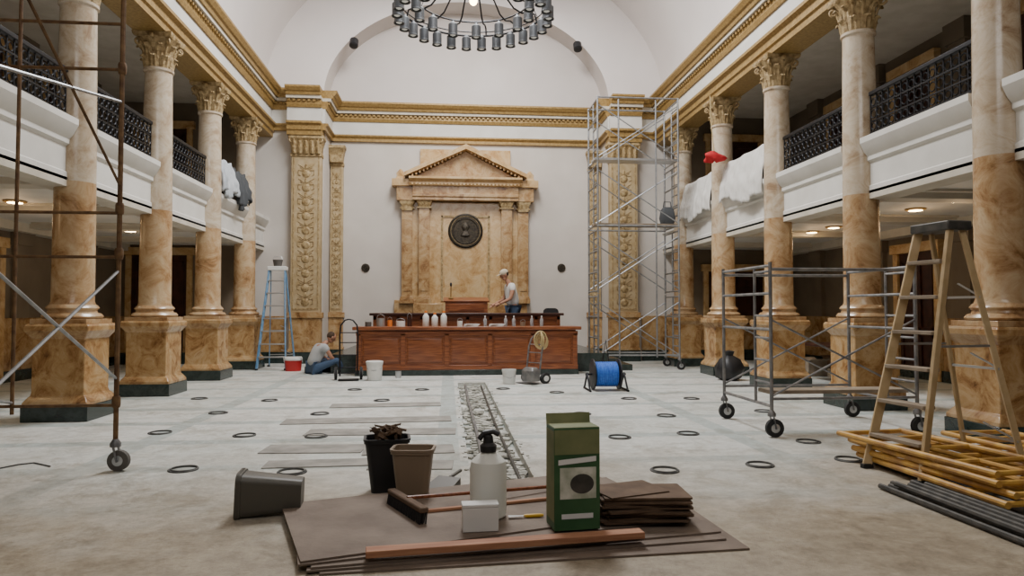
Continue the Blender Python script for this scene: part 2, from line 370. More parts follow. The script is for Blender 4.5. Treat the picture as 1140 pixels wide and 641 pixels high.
for (x0, x1, z0, z1) in ((-8.25, -6.85, 0, 2.85), (7.3, 8.9, 0, 2.5), (-8.1, -6.9, 3.8, 6.2), (7.4, 8.8, 3.8, 6.2)):
    q = MB().span((x0, YE-.04, z0), (x1, YE, z1)); mid = (x0+x1)/2
    for a, b_ in ((x0+.08, mid-.04), (mid+.04, x1-.08)):
        for c, d in ((z0+.15, z0+.9), (z0+1.0, z1-.15)):
            q.span((a, YE-.07, c), (b_, YE-.04, c+.05)); q.span((a, YE-.07, d-.05), (b_, YE-.04, d)); q.span((a, YE-.07, c), (a+.05, YE-.04, d)); q.span((b_-.05, YE-.07, c), (b_, YE-.04, d))
    D_ = struct(q.build('door_%d' % dn, 'darkwood'))
    q = MB().span((x0-.14, YE-.1, z0), (x0, YE, z1+.14)); q.span((x1, YE-.1, z0), (x1+.14, YE, z1+.14)); q.span((x0-.2, YE-.14, z1), (x1+.2, YE, z1+.2))
    q.build('door_frame', 'panel', D_, .01)
    q = MB().ball((mid-.1, YE-.1, z0+1.0), .035, 10); q.build('door_handle', 'gold', D_); dn += 1
for sg, xo in ((-1, -8.6), (1, 9.7)):
    for (y, z0, z1) in ((13.44, 0, 2.6), (8.3, 0, 2.6), (10.88, 3.8, 6.4), (13.44, 3.8, 6.4), (16.0, 3.8, 6.4)):
        q = MB().span((xo-sg*.06, y-.55, z0), (xo, y+.55, z1))
        for s in (-.28, .28):
            for c, d in ((z0+.15, z0+.9), (z0+1.0, z1-.15)):
                q.span((xo-sg*.09, y+s-.2, c), (xo-sg*.06, y+s+.2, c+.05)); q.span((xo-sg*.09, y+s-.2, d-.05), (xo-sg*.06, y+s+.2, d))
                q.span((xo-sg*.09, y+s-.2, c), (xo-sg*.06, y+s-.15, d)); q.span((xo-sg*.09, y+s+.15, c), (xo-sg*.06, y+s+.2, d))
        D_ = struct(q.build('door_%d' % dn, 'darkwood'))
        q = MB().span((xo-sg*.12, y-.7, z0), (xo, y-.55, z1+.14)); q.span((xo-sg*.12, y+.55, z0), (xo, y+.7, z1+.14)); q.span((xo-sg*.16, y-.75, z1), (xo, y+.75, z1+.2))
        q.build('door_frame', 'panel', D_, .01); MB().ball((xo-sg*.12, y-.05, z0+1), .035, 10).build('door_handle', 'gold', D_); dn += 1
# ------------------------------------------------------------ columns
def make_column():
    t = thing('column', '', 'column', group='veined marble columns along the galleries')
    q = MB(); q.span((-.4, -.4, 0), (.4, .4, .2)); q.build('plinth', 'green', t, .008)
    q = MB(); q.loft([rrect(w, w, .01, z, 1) for w, z in ((.78, .2), (.78, .24), (.7, .3), (.66, .32), (.64, .36), (.64, 1.04), (.68, 1.07), (.72, 1.1), (.78, 1.14), (.78, 1.2), (.74, 1.23))])
    q.build('pedestal', 'marble', t, .004, 20)
    q = MB(); q.span((-.34, -.34, 1.23), (.34, .34, 1.29))
    q.lathe([(.33, 1.29), (.36, 1.32), (.33, 1.36), (.29, 1.37), (.28, 1.4), (.31, 1.43), (.29, 1.46), (.265, 1.48)], seg=32); q.build('column_base', 'shaftlow', t, .004)
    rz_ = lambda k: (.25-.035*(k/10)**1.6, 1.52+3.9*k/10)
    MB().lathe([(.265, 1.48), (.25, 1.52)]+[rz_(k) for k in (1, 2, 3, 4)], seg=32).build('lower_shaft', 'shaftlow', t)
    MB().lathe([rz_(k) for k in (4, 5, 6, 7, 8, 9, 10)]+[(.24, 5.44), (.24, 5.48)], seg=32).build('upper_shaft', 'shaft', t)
    q = MB().lathe([(.2, 5.46), (.21, 5.6), (.22, 5.75), (.26, 5.9), (.32, 5.97)], seg=24)
    for tier, (z0, z1, ro, nlf, off) in enumerate(((5.47, 5.68, .3, 8, 0), (5.52, 5.86, .34, 8, .5))):
        for k in range(nlf):
            a = 2*math.pi*(k+off)/nlf; ca, sa = math.cos(a), math.sin(a); w = .075
            pts = [(.215, z0, w), (.235, z0+(z1-z0)*.45, w*1.15), (.25, z0+(z1-z0)*.8, w), (ro-.02, z1, w*.8), (ro, z1-.03, w*.4)]
            rows = []
            for (r, z, ww) in pts:
                rows.append([q.bm.verts.new((r_*ca-s*ww*sa, r_*sa+s*ww*ca, z)) for s, r_ in ((-1, r-.015), (-.4, r+.012), (0, r), (.4, r+.012), (1, r-.015))])
            for A_, B_ in zip(rows, rows[1:]):
                for j in range(4): q.face([A_[j], A_[j+1], B_[j+1], B_[j]])
    for k in range(4):
        a = math.pi/4+k*math.pi/2; ca, sa = math.cos(a), math.sin(a)
        pts = []
        for j in range(16):
            th = j/15*math.pi*2.6; rr = .075*(1-j/20); pts.append(Vector(((.34+rr*math.cos(th+2))*ca, (.34+rr*math.cos(th+2))*sa, 5.9+rr*math.sin(th+2))))
        q.tube(pts, .022, 6)
        q.tube([(.24*ca, .24*sa, 5.7), (.29*ca, .29*sa, 5.85), (.34*ca, .34*sa, 5.96)], .02, 6)
        a = k*math.pi/2; q.ball((.3*math.cos(a), .3*math.sin(a), 5.98), .05, 8)
    q.build('capital', 'ornament', t)
    lp = []
    for z, g in ((5.97, -.03), (6.0, 0), (6.05, .01)):
        l = []
        for c in range(4):
            a0 = -math.pi/4+c*math.pi/2
            for k in range(6):
                tt = k/6; p0 = Vector((math.cos(a0), math.sin(a0), 0))*(.44+g); p1 = Vector((math.cos(a0+math.pi/2), math.sin(a0+math.pi/2), 0))*(.44+g)
                p = p0.lerp(p1, tt); p *= 1-.1*math.sin(math.pi*tt); p.z = z; l.append(p)
        lp.append(l)
    MB().loft(lp).build('abacus', 'ornament', t)
    return t
col = make_column()
LB = {(-1, 1): 'large marble column behind the rusty rolling scaffold', (-1, 2): 'marble column on the left, second behind the rusty scaffold', (-1, 3): 'marble column on the left, between the iron railing end and the draped tarp',
      (-1, 4): 'farthest left marble column, beside the blue stepladder', (1, 0): 'nearest right marble column, behind the tan stepladder', (1, 1): 'marble column on the right, rising behind the low grey scaffold',
      (1, 2): 'marble column on the right, between the iron railing and the white dust sheets', (1, 3): 'marble column on the right, behind the red bundle and black sack', (1, 4): 'farthest right marble column, behind the tall scaffold tower'}
first = True
for sg, x in ((-1, XL), (1, XR)):
    for k, y in enumerate(YS):
        if (sg, k) == (-1, 0): continue
        if first: col.location = (x, y, 0); col['label'] = LB[(sg, k)]; first = False
        else: dup(col, (x, y, 0), label=LB[(sg, k)])
# ------------------------------------------------------------ railings
def make_rail(L):
    t = thing('balcony_railing', '', 'railing', group='black iron balcony railings')
    MB().span((-.035, -L/2, .60), (.035, L/2, .66)).build('top_rail', 'iron', t, .01)
    MB().span((-.02, -L/2, .05), (.02, L/2, .08)).build('bottom_rail', 'iron', t)
    q = MB(); nb = int(L/.13)
    for k in range(nb+1):
        y = -L/2+L*k/nb; q.tube([(0, y, 0), (0, y, .61)], .011, 5)
        if k < nb:
            ym = y+L/nb/2
            for z, r in ((.15, .05), (.33, .06), (.5, .05)): q.ring((0, ym, z), r, .01, 'x', 12, 4)
    q.span((-.012, -L/2, .22), (.012, L/2, .24)); q.span((-.012, -L/2, .42), (.012, L/2, .44))
    q.build('scrollwork', 'iron', t)
    return t
rl = make_rail(2.0)
RLB = {(-1, 0): 'black iron balcony railing behind the top of the rusty scaffold', (-1, 1): 'black iron balcony railing in the second bay of the left gallery', (-1, 2): 'short-looking black iron railing left of the draped tarp',
       (-1, 3): 'black iron railing under the draped tarp, left gallery', (1, 0): 'nearest black iron railing of the right gallery, above the tan stepladder', (1, 1): 'black iron railing of the right gallery beside the white sheets',
       (1, 2): 'iron railing hidden by the nearer white dust sheet', (1, 3): 'iron railing hidden by the farther white dust sheet'}
first = True
for sg, x in ((-1, XL), (1, XR)):
    for k in range(4):
        y = (YS[k]+YS[k+1])/2; l = (x, y, 3.87)
        if first: rl.location = l; rl['label'] = RLB[(sg, k)]; first = False
        else: dup(rl, l, label=RLB[(sg, k)])
# ------------------------------------------------------------ ceiling downlights
cl = thing('ceiling_light', '', 'ceiling light', (0, 0, 0), 0, 'round ceiling lights of the aisles')
MB().lathe([(.11, 0), (.16, 0), (.16, -.02), (.11, -.03)], seg=20).build('frame', 'gold', cl); MB().lathe([(0, -.01), (.105, -.01), (.105, -.035), (0, -.05)], seg=20).build('diffuser', 'glow', cl)
first = True
for x, yy in ((-6.76, (8.3, 11.45, 12.75, 15.4)), (7.85, (9.98, 10.95, 13.44, 14.3))):
    for j, y in enumerate(yy):
        lab = 'round warm ceiling light in the %s aisle, %s' % ('left' if x < 0 else 'right', ('nearest of its row', 'second of its row', 'third of its row', 'farthest of its row')[j])
        if first: cl.location = (x, y, 3.115); cl['label'] = lab; first = False
        else: dup(cl, (x, y, 3.115), label=lab)
        ld = bpy.data.lights.new('aisle_lamp', 'POINT'); ld.energy = 4.5; ld.color = (1, .66, .36); ld.shadow_soft_size = .12
        lo_ = bpy.data.objects.new('aisle_lamp', ld); C.objects.link(lo_); lo_.location = (x, y, 2.8)
# ------------------------------------------------------------ tabernacle
T = thing('marble_tabernacle', 'sienna marble wall tabernacle with pediment and twin pilasters behind the bench', 'wall monument', (.49, YR, 0))
MB().span((-1.25, -.12, .45), (1.25, 0, 4.5)).build('back_slab', 'panel', T)
q = MB()
for s in (-1, 1): q.span((s*.64, -.15, 1.7), (s*.70, -.12, 4.12))
q.span((-.70, -.15, 4.06), (.70, -.12, 4.12)); q.span((-.70, -.15, 1.66), (.70, -.12, 1.72)); q.build('panel_frame', 'ornament', T, .008)
MB().span((-.6, -.14, 1.76), (.6, -.12, 4.03)).build('panel', 'panel', T)
for s in (-1, 1):
    MB().span((s*1.05-.42, -.42, .45), (s*1.05+.42, 0, 1.6)).build('pedestal', 'marble', T, .02)
    MB().span((s*1.9-.12, -.15, .45), (s*1.9-s*.5, 0, 1.7)).build('side_pedestal', 'marble', T, .02)
for s in (-1, 1):
    q = MB().span((s*1.5-.24, -.1, 1.6), (s*1.5+.24, 0, 4.5)); q.build('back_pilaster', 'panel', T, .01)
    for x, yd in ((1.17, .4), (1.66, .26)):
        X = s*x
        cpt = MB().span((X-.2, -yd, 1.6), (X+.2, -.02, 1.74)); cpt.span((X-.15, -yd+.05, 1.74), (X+.15, -.02, 4.3)); cpt.span((X-.18, -yd+.03, 1.74), (X+.18, -.02, 1.8))
        cpt.span((X-.1, -yd+.035, 1.95), (X+.1, -yd+.06, 4.15)); cpt.build('pilaster_shaft', 'marble', T, .006)
        cq = MB().loft([rrect(w_, w_*.9, .01, z_, 1, (X, -yd/2)) for w_, z_ in ((.3, 4.24), (.32, 4.3), (.32, 4.38), (.42, 4.48), (.42, 4.52))]); cq.span((X-.2, -yd, 4.3), (X+.2, -.02, 4.33))
        for k in range(4): cq.tube([(X-.13+.087*k, -yd+.03, 4.33), (X-.13+.087*k, -yd+.0, 4.4), (X-.13+.087*k, -yd-.03, 4.45)], [.03, .035, .015], 6)
        cq.build('pilaster_capital', 'ornament', T)
q = MB(); q.prof([(0, 4.52), (.44, 4.52), (.44, 4.6), (.47, 4.62), (.47, 4.7), (.4, 4.72), (.4, 4.92), (0, 4.92)], (-1.5, 0, 0), (1.5, 0, 0), (0, -1, 0))
for s in (-1, 1): q.span((s*1.5, -.34, 4.52), (s*1.95, 0, 4.92))
q.build('entablature', 'marble', T, .005, 20)
q = MB().prof([(0, 4.92), (.46, 4.92), (.5, 4.98), (.5, 5.03), (.62, 5.1), (.62, 5.16), (0, 5.16)], (-1.6, 0, 0), (1.6, 0, 0), (0, -1, 0))
for s in (-1, 1): q.span((s*1.5, -.42, 4.92), (s*2.08, 0, 5.12))
for k in range(30): q.box((-1.5+3*k/29, -.5, 4.96), (.05, .08, .05))
q.build('cornice', 'panel', T, .004, 20)
q = MB()
for s in (-1, 1):
    q.loft([[(s*1.72, -y_, z_) for y_, z_ in ((0, 5.16), (.62, 5.16), (.62, 5.27), (.5, 5.3), (0, 5.3))], [(0, -y_, z_) for y_, z_ in ((0, 5.95), (.62, 5.95), (.62, 6.08), (.5, 6.12), (0, 6.12))]])
    for k in range(14): q.box((s*(1.5-1.45*k/14), -.5, 5.2+.72*k/14), (.05, .08, .07))
q.build('raking_cornice', 'panel', T, .004, 20)
q = MB().loft([[(-1.5, y, 5.16), (1.5, y, 5.16), (0, y, 5.93)] for y in (-.34, 0)]); q.build('tympanum', 'marble', T)
for s in (-1, 1): MB().loft([rrect(.3, .3, .02, 5.12, 1, (s*1.85, -.22)), rrect(.2, .2, .02, 5.2, 1, (s*1.85, -.22)), rrect(.24, .24, .1, 5.3, 1, (s*1.85, -.22)), rrect(.05, .05, .02, 5.42, 1, (s*1.85, -.22))]).build('finial', 'panel', T)
q = MB().span((-1.3, -.1, 5.1), (1.3, 0, 6.04)); q.build('attic_slab', 'panel', T)
mc = A(518, 257, YR-.16)
t = thing('bronze_medallion', 'round dark bronze seal hung on the marble panel', 'medallion', (.49, YR-.145, mc.z))
rx = Matrix.Rotation(R(90), 3, 'X')
MB().lathe([(0, 0), (.5, 0), (.5, .03), (.46, .05), (.44, .03), (0, .03)], seg=40, mtx=rx).build('disc', 'bronze', t)
MB().ring((0, -.045, 0), .36, .012, 'y', 40).build('rim', 'bronze', t)
MB().ring((0, -.04, 0), .42, .006, 'y', 40).build('lettering_band', 'ornament', t)
MB().lathe([(.02, -.18), (.14, -.14), (.1, -.05), (.05, 0), (.1, .06), (.12, .12), (.06, .2), (.01, .24)], (0, -.035, 0), 16, Matrix.Diagonal((1, .3, 1))).build('emblem', 'bronze', t)
for px, lb in ((407, 'left of the marble tabernacle'), (625, 'right of the marble tabernacle')):
    p = A(px, 298, YR-.01); t = thing('wall_vent', 'small round dark wall vent '+lb, 'wall vent', (p.x, YR, p.z), 0, 'round wall vents')
    MB().lathe([(0, 0), (.12, 0), (.12, .03), (.09, .04), (0, .02)], seg=20, mtx=rx).build('plate', 'bronze', t)
    q = MB()
    for r in (.03, .06, .1): q.ring((0, -.035, 0), r, .008, 'y', 16, 4)
    q.build('grille', 'bronze', t)
# ------------------------------------------------------------ dais, bench
q = MB().span((-2.6, 15.75, 0), (3.7, YR, .42)); struct(q.build('floor_dais', 'green'))
q = MB()
for k in range(2):
    z = .14*(2-k)
    q.span((-2.6-.3*(k+1), 15.9, 0), (-2.6, 18.9, z)); q.span((3.7, 15.9, 0), (3.7+.3*(k+1), 18.9, z))
struct(q.build('trim_dais_steps', 'green', bevel=.01))
B = thing('court_bench', 'long red mahogany panelled bench in front of the dais', 'bench desk', (.44, 15.05, 0))
MB().span((-2.42, -.02, 0), (2.42, .68, .12)).build('plinth', 'green', B, .01)
MB().span((-2.36, .02, .12), (2.36, .66, .98)).build('body', 'desk', B)
q = MB()
q.span((-2.4, -.02, .12), (2.4, .02, .22)); q.span((-2.4, -.02, .86), (2.4, .02, .95))
for k in range(6):
    x = -2.34+4.68*k/5; q.span((x-.05, -.02, .2), (x+.05, .02, .9))
q.build('rail_frame', 'desk', B, .006)
for k in range(5):
    x = -2.34+4.68*(k+.5)/5; o = MB().loft([rrect(w, h, .005, z, 1) for w, h, z in ((.78, .56, -.015), (.74, .52, .0), (.70, .48, .006))]).build('panel', 'desk', B)
    o.rotation_euler = (R(90), 0, 0); o.location = (x, .008, .54)
MB().span((-2.47, -.09, .98), (2.47, .72, 1.05)).build('worktop', 'desk', B, .012)
B2 = thing('raised_bench', 'raised wooden bench with dark top on the dais behind the long desk', 'bench desk', (.46, 16.35, .42))
MB().span((-2.2, 0, 0), (2.2, .6, .86)).build('body', 'desk', B2)
q = MB()
for k in range(9):
    x = -2.16+4.32*k/8; q.span((x-.04, -.02, .05), (x+.04, 0, .84))
q.span((-2.2, -.02, .76), (2.2, 0, .86)); q.build('rail_frame', 'desk', B2, .005)
MB().span((-2.28, -.08, .86), (2.28, .66, .92)).build('worktop', 'darkwood', B2, .01)
p = A(519, 350, 16.6); Lc = thing('lectern_box', 'wooden box lectern with slanted top on the raised bench', 'lectern', (p.x, 16.62, 1.34))
MB().loft([[(x, -.22, 0), (x, .22, 0), (x, .22, .34), (x, -.22, .26)] for x in (-.5, .5)]).build('body', 'desk', Lc, .008)
MB().box((0, 0, .32), (1.08, .5, .03), rx=R(10)).build('slanted_top', 'desk', Lc, .006)
MB().span((-.42, -.235, .05), (.42, -.22, .22)).build('front_panel', 'desk', Lc, .006)
t = thing('desk_microphone', 'thin brass microphone standing beside the lectern', 'microphone', (A(502, 333, 16.6).x, 16.62, 1.68))
MB().lathe([(.06, 0), (.06, .02), (.02, .03)], seg=14).build('base', 'gold', t); MB().tube([(0, 0, .02), (0, 0, .25), (0, -.03, .3)], .014).build('stem', 'gold', t); MB().ball((0, -.04, .34), (.03, .03, .05), 10).build('head', 'black', t)
t = thing('office_chair', 'black office chair back just showing above the right end of the raised bench', 'chair', (2.62, 17.35, .42)); t.scale = (.8, .8, .8)
MB().loft([rrect(.5, .5, .1, .45), rrect(.52, .52, .1, .53)]).build('seat', 'black', t)
MB().loft([[Vector((v.x, .22+v.z*.08, 1.0+v.y)) for v in rrect(w, .6, .12, z)] for w, z in ((.46, 0), (.5, .5), (.46, 1))]).build('backrest', 'black', t)
MB().tube([(0, .2, .5), (0, .3, .75), (0, .28, .95)], .03).build('back_support', 'iron', t)
MB().tube([(0, 0, .1), (0, 0, .46)], .03).build('stem', 'iron', t)
for k in range(5):
    a = 2*math.pi*k/5; lg = MB().tube([(0, 0, .14), (.28*math.cos(a), .28*math.sin(a), .07)], .022).build('leg', 'iron', t); MB().lathe([(.035, -.02), (.035, .02)], (.28*math.cos(a), .28*math.sin(a), .036), 10, rx).build('caster', 'black', lg)
def bottle(name, label, cat, loc, r, h, m, capm, group=None):
    t = thing(name, label, cat, loc, 0, group)
    MB().lathe([(r*.9, 0), (r, .01), (r, h*.6), (r*.9, h*.68), (r*.35, h*.85), (r*.35, h*.92)], seg=16).build('body', m, t)
    MB().lathe([(r*.42, h*.88), (r*.42, h), (r*.3, h*1.01)], seg=12).build('cap', capm, t); return t
for k, px in enumerate((474, 484, 494)):
    p = A(px, 364, 15.3); bottle('plastic_bottle', 'white plastic bottle with orange cap on the long bench, %s of the three' % ('leftmost', 'middle', 'rightmost')[k], 'bottle', (p.x, 15.3, 1.05), .07, .34-.04*(k % 2), 'whiteplastic', 'orange', 'white bottles on the long bench')
for k, (px, y) in enumerate(((540, 15.25), (563, 15.35), (572, 15.2), (592, 15.4), (603, 15.25))):
    p = A(px, 364, y); bottle('water_bottle', 'clear water bottle on the long bench, %s from the left of the clear ones' % ('first', 'second', 'third', 'fourth', 'fifth')[k], 'bottle', (p.x, y, 1.05), .04, .23, 'clear', 'whiteplastic', 'water bottles on the long bench')
for k, (px, r, h, m) in enumerate(((424, .09, .18, 'alu'), (434, .05, .14, 'orange'), (446, .1, .12, 'whiteplastic'), (456, .05, .2, 'darkwood'), (410, .07, .1, 'greyrub'), (512, .06, .12, 'milk'), (582, .06, .1, 'beigeplastic'))):
    p = A(px, 364, 15.35); t = thing('paint_can', ('silver paint can at the left end of the long bench', 'small orange can beside the silver paint can', 'low white tub on the left half of the bench', 'small dark can beside the low white tub', 'squat grey can nearest the left end of the long bench', 'small white pot on the bench below the lectern', 'small beige pot between clear bottles on the bench')[k], 'can', (p.x, 15.35, 1.05))
    MB().lathe([(r, 0), (r, h), (r*.93, h), (r*.93, h-.015), (0, h-.015)], seg=18).build('body', m, t)
    MB().tube([(-r, 0, h*.8), (-r*.8, -.03, h*1.3), (0, -.04, h*1.5), (r*.8, -.03, h*1.3), (r, 0, h*.8)], .005, 5).build('bail', 'alu', t)
for k, px in enumerate((524, 552)):
    p = A(px, 364, 15.2); q = MB()
    for j in range(4): q.box((0.01*j, 0, .008+.014*j), (.3, .2, .012), rz=R(6*j))
    tag(q.build('paper_stack', 'paper'), ('loose white papers on the bench below the lectern', 'loose white papers on the bench between the clear bottles')[k], 'papers', loc=(p.x, 15.2, 1.05))
# ------------------------------------------------------------ people
def skin_mesh(V, E, levels=2):
    names = list(V); me = bpy.data.meshes.new('tmp')
    me.from_pydata([V[n][0] for n in names], [(names.index(a), names.index(b)) for a, b in E], [])
    o = bpy.data.objects.new('tmp', me); C.objects.link(o)
    o.modifiers.new('s', 'SKIN'); o.modifiers['s'].use_smooth_shade = True
    sl = me.skin_vertices[0].data
    for i, n_ in enumerate(names):
        r = V[n_][1]; sl[i].radius = r if isinstance(r, tuple) else (r, r); sl[i].use_root = (i == 0)
    s = o.modifiers.new('ss', 'SUBSURF'); s.levels = levels; s.render_levels = levels
    bpy.context.view_layer.update(); dg = bpy.context.evaluated_depsgraph_get()
    out = bpy.data.meshes.new_from_object(o.evaluated_get(dg)); bpy.data.objects.remove(o)
    return out
def person(V, E, head, face, label, loc, rz, shirt_keys, shirt_m, pants_keys, capm=None, sc=1.0):
    t = thing('person', label, 'person', loc, rz); t.scale = (sc, sc, sc)
    shr = set(shirt_keys) | set(pants_keys)
    def scl(r, f): return (r[0]*f, r[1]*f) if isinstance(r, tuple) else r*f
    Vb = {k: (V[k][0], scl(V[k][1], .72 if k in ('ch', 'sp', 'pel') or k.startswith('hp') else .85 if k in shr else 1)) for k in V}
    me = skin_mesh(Vb, E); q = MB(); q.bm.from_mesh(me)
    hc = Vector(head); fd = Vector(face).normalized(); side = fd.cross(Vector((0, 0, 1))).normalized(); upv = side.cross(fd)
    rot = Matrix((side, fd, upv)).transposed().to_4x4()
    hm = Matrix.Translation(hc) @ rot
    def hb(c, r, s=12): bmesh.ops.create_uvsphere(q.bm, u_segments=s, v_segments=10, radius=1, matrix=hm @ Matrix.Translation(c) @ Matrix.Diagonal((*r, 1)))
    hb((0, 0, .02), (.077, .097, .1), 16); hb((0, .025, -.06), (.055, .06, .055)); hb((0, .1, -.01), (.014, .022, .025), 8)
    hb((0, .082, -.05), (.025, .01, .008), 8)
    for s in (-1, 1): hb((s*.078, -.005, 0), (.012, .022, .032), 8); hb((s*.03, .088, .02), (.012, .008, .008), 8)
    for s in ('l', 'r'):
        w = Vector(V['wr'+s][0]); e = Vector(V['el'+s][0]); d = (w-e).normalized(); sd = d.cross(Vector((0, 0, 1))).normalized()
        q.tube([w, w+d*.04, w+d*.09], [.026, .036, .034], 8)
        for j, ln in enumerate((.065, .075, .07, .055)):
            b0 = w+d*.085+sd*(.027-.018*j); q.tube([b0, b0+d*ln*.5, b0+d*ln*.9+Vector((0, 0, -ln*.4))], [.009, .0085, .007], 6)
        b0 = w+d*.03+sd*.03; q.tube([b0, b0+sd*.03+d*.03, b0+sd*.03+d*.06], [.012, .01, .008], 6)
    q.build('body', 'skin', t, ang=80)
    def cloth(keys, name, m, add):
        Vs = {k: (V[k][0], (V[k][1]+add) if not isinstance(V[k][1], tuple) else (V[k][1][0]+add, V[k][1][1]+add)) for k in keys}
        me2 = skin_mesh(Vs, [e for e in E if e[0] in keys and e[1] in keys]); q = MB(); q.bm.from_mesh(me2); return q.build(name, m, t, ang=80)
    cloth(shirt_keys, 'shirt', shirt_m, .02); cloth(pants_keys, 'trousers', 'jeans', .01)
    for s in ('l', 'r'):
        a = Vector(V['an'+s][0]); b_ = Vector(V['to'+s][0]); MB().tube([a-(b_-a)*.35+Vector((0, 0, -.02)), a, b_], [.04, .05, .035], 8).build('shoe', 'black', t)
    q = MB()
    def ob(c, r, s=14): bmesh.ops.create_uvsphere(q.bm, u_segments=s, v_segments=10, radius=1, matrix=hm @ Matrix.Translation(c) @ Matrix.Diagonal((*r, 1)))
    ob((0, -.025, .035), (.084, .088, .092))
    q.build('hair', 'hair', t, ang=80)
    if capm:
        q = MB(); ob((0, -.005, .055), (.092, .108, .085))
        lp = [hm @ Vector(v) for v in ((-.07, .08, .06), (-.05, .16, .05), (0, .18, .05), (.05, .16, .05), (.07, .08, .06))]
        vs = [q.bm.verts.new(v) for v in lp]; vs2 = [q.bm.verts.new(v-Vector((0, 0, .012))) for v in lp]
        q.face(vs); q.face(vs2[::-1])
        for i in range(5): q.face([vs[i], vs[(i+1) % 5], vs2[(i+1) % 5], vs2[i]])
        q.build('cap', capm, t, ang=60)
    return t
V = {'pel': ((0, 0, .95), (.13, .15)), 'sp': ((-.01, 0, 1.12), (.125, .145)), 'ch': ((-.05, 0, 1.33), (.135, .165)), 'nk': ((-.11, 0, 1.5), .06), 'hd': ((-.16, 0, 1.59), .055)}
E = [('pel', 'sp'), ('sp', 'ch'), ('ch', 'nk'), ('nk', 'hd')]
for s, k in (('l', -1), ('r', 1)):
    V.update({'sh'+s: ((-.06, k*.19, 1.42), .07), 'sl'+s: ((-.09, k*.23, 1.27), .062), 'el'+s: ((-.14, k*.25, 1.13), .043), 'wr'+s: ((-.37, k*.18, 1.02), .028), 'hp'+s: ((0, k*.1, .88), .095), 'kn'+s: ((-.03, k*.12, .5), .062), 'an'+s: ((.02, k*.12, .09), .04), 'to'+s: ((-.14, k*.14, .03), .03)})
    E += [('ch', 'sh'+s), ('sh'+s, 'sl'+s), ('sl'+s, 'el'+s), ('el'+s, 'wr'+s), ('pel', 'hp'+s), ('hp'+s, 'kn'+s), ('kn'+s, 'an'+s), ('an'+s, 'to'+s)]
p = A(566, 330, 17.35)
person(V, E, (-.2, 0, 1.67), (-1, 0, -.4), 'man in white t-shirt and beige cap standing behind the raised bench looking down', (p.x+.12, 17.4, .42), R(12),
       ['ch', 'sp', 'pel', 'shl', 'shr', 'sll', 'slr'], 'tee', ['pel', 'hpl', 'hpr', 'knl', 'knr', 'anl', 'anr'], capm='cap', sc=1.12)
V = {'pel': ((0, 0, .15), (.15, .14)), 'sp': ((.0, .06, .34), (.135, .13)), 'ch': ((.0, .17, .53), (.15, .13)), 'nk': ((.0, .28, .65), .058), 'hd': ((.0, .35, .7), .052)}
E = [('pel', 'sp'), ('sp', 'ch'), ('ch', 'nk'), ('nk', 'hd')]
for s, k in (('l', -1), ('r', 1)):
    V.update({'sh'+s: ((k*.18, .2, .58), .065), 'sl'+s: ((k*.22, .27, .46), .058), 'el'+s: ((k*.24, .34, .34), .043), 'wr'+s: ((k*.14, .52, .22), .028), 'hp'+s: ((k*.11, .06, .13), .09), 'kn'+s: ((k*.26, .46, .3), .062), 'an'+s: ((k*.16, .62, .08), .04), 'to'+s: ((k*.14, .76, .035), .03)})
    E += [('ch', 'sh'+s), ('sh'+s, 'sl'+s), ('sl'+s, 'el'+s), ('el'+s, 'wr'+s), ('pel', 'hp'+s), ('hp'+s, 'kn'+s), ('kn'+s, 'an'+s), ('an'+s, 'to'+s)]
p = G(346, 417)
person(V, E, (.0, .42, .77), (0, 1, -.6), 'man in pale grey t-shirt and jeans sitting on the floor bent forward, back turned', (p.x, p.y+.15, 0), R(-58),
       ['ch', 'sp', 'pel', 'shl', 'shr', 'sll', 'slr'], 'greytee', ['pel', 'hpl', 'hpr', 'knl', 'knr', 'anl', 'anr'], sc=1.03)
# ------------------------------------------------------------ chandelier
p = A(527, 18, 13.8); CH = thing('chandelier', 'large dark ring chandelier of hanging cylindrical lamps', 'chandelier', (p.x, 13.8, 7.42))
MB().ring((0, 0, .12), 1.52, .022, seg=64).ring((0, 0, .2), 1.5, .014, seg=64).build('outer_ring', 'iron', CH)
MB().ring((0, 0, .28), 1.15, .018, seg=56).build('inner_ring', 'iron', CH)
for k in range(14):
    a = 2*math.pi*k/14; ca, sa = math.cos(a), math.sin(a)
    MB().tube([(.1*ca, .1*sa, .5), (.25*ca, .25*sa, .66), (.5*ca, .5*sa, .68), (.75*ca, .75*sa, .5), (.95*ca, .95*sa, .3), (1.15*ca, 1.15*sa, .24), (1.35*ca, 1.35*sa, .3), (1.48*ca, 1.48*sa, .28), (1.52*ca, 1.52*sa, .14)], .018, 6).build('arm', 'iron', CH)
MB().lathe([(.03, .3), (.1, .36), (.12, .46), (.08, .56), (.1, .64), (.05, .72), (.03, .8)], seg=24).build('hub', 'bronze', CH)
MB().ball((0, 0, .24), (.08, .08, .1), 14).build('centre_bulb', 'glow', CH)
for ring, (rr, nl, zz) in enumerate(((1.52, 28, 0), (1.15, 14, .12))):
    for k in range(nl):
        a = 2*math.pi*(k+.3)/nl; x, y = rr*math.cos(a), rr*math.sin(a)
        lp = MB().lathe([(.03, .14+zz), (.05, .1+zz), (.085, .08+zz), (.1, .06+zz), (.1, -.16+zz), (.11, -.17+zz), (.11, -.19+zz), (.09, -.19+zz), (.08, -.1+zz)], (x, y, 0), 16).build('lamp', 'shade', CH)
        MB().lathe([(0, -.1+zz), (.078, -.1+zz), (.06, -.17+zz), (0, -.2+zz)], (x, y, 0), 12).build('bulb', 'lampglass', lp)
q = MB()
for k in range(3):
    a = 2*math.pi*k/3+.4; q.tube([(1.5*math.cos(a), 1.5*math.sin(a), .2), (0, 0, 2.6)], .008, 5)
q.tube([(0, 0, .75), (0, 0, 4.05)], .02, 6); q.build('chain', 'iron', CH)
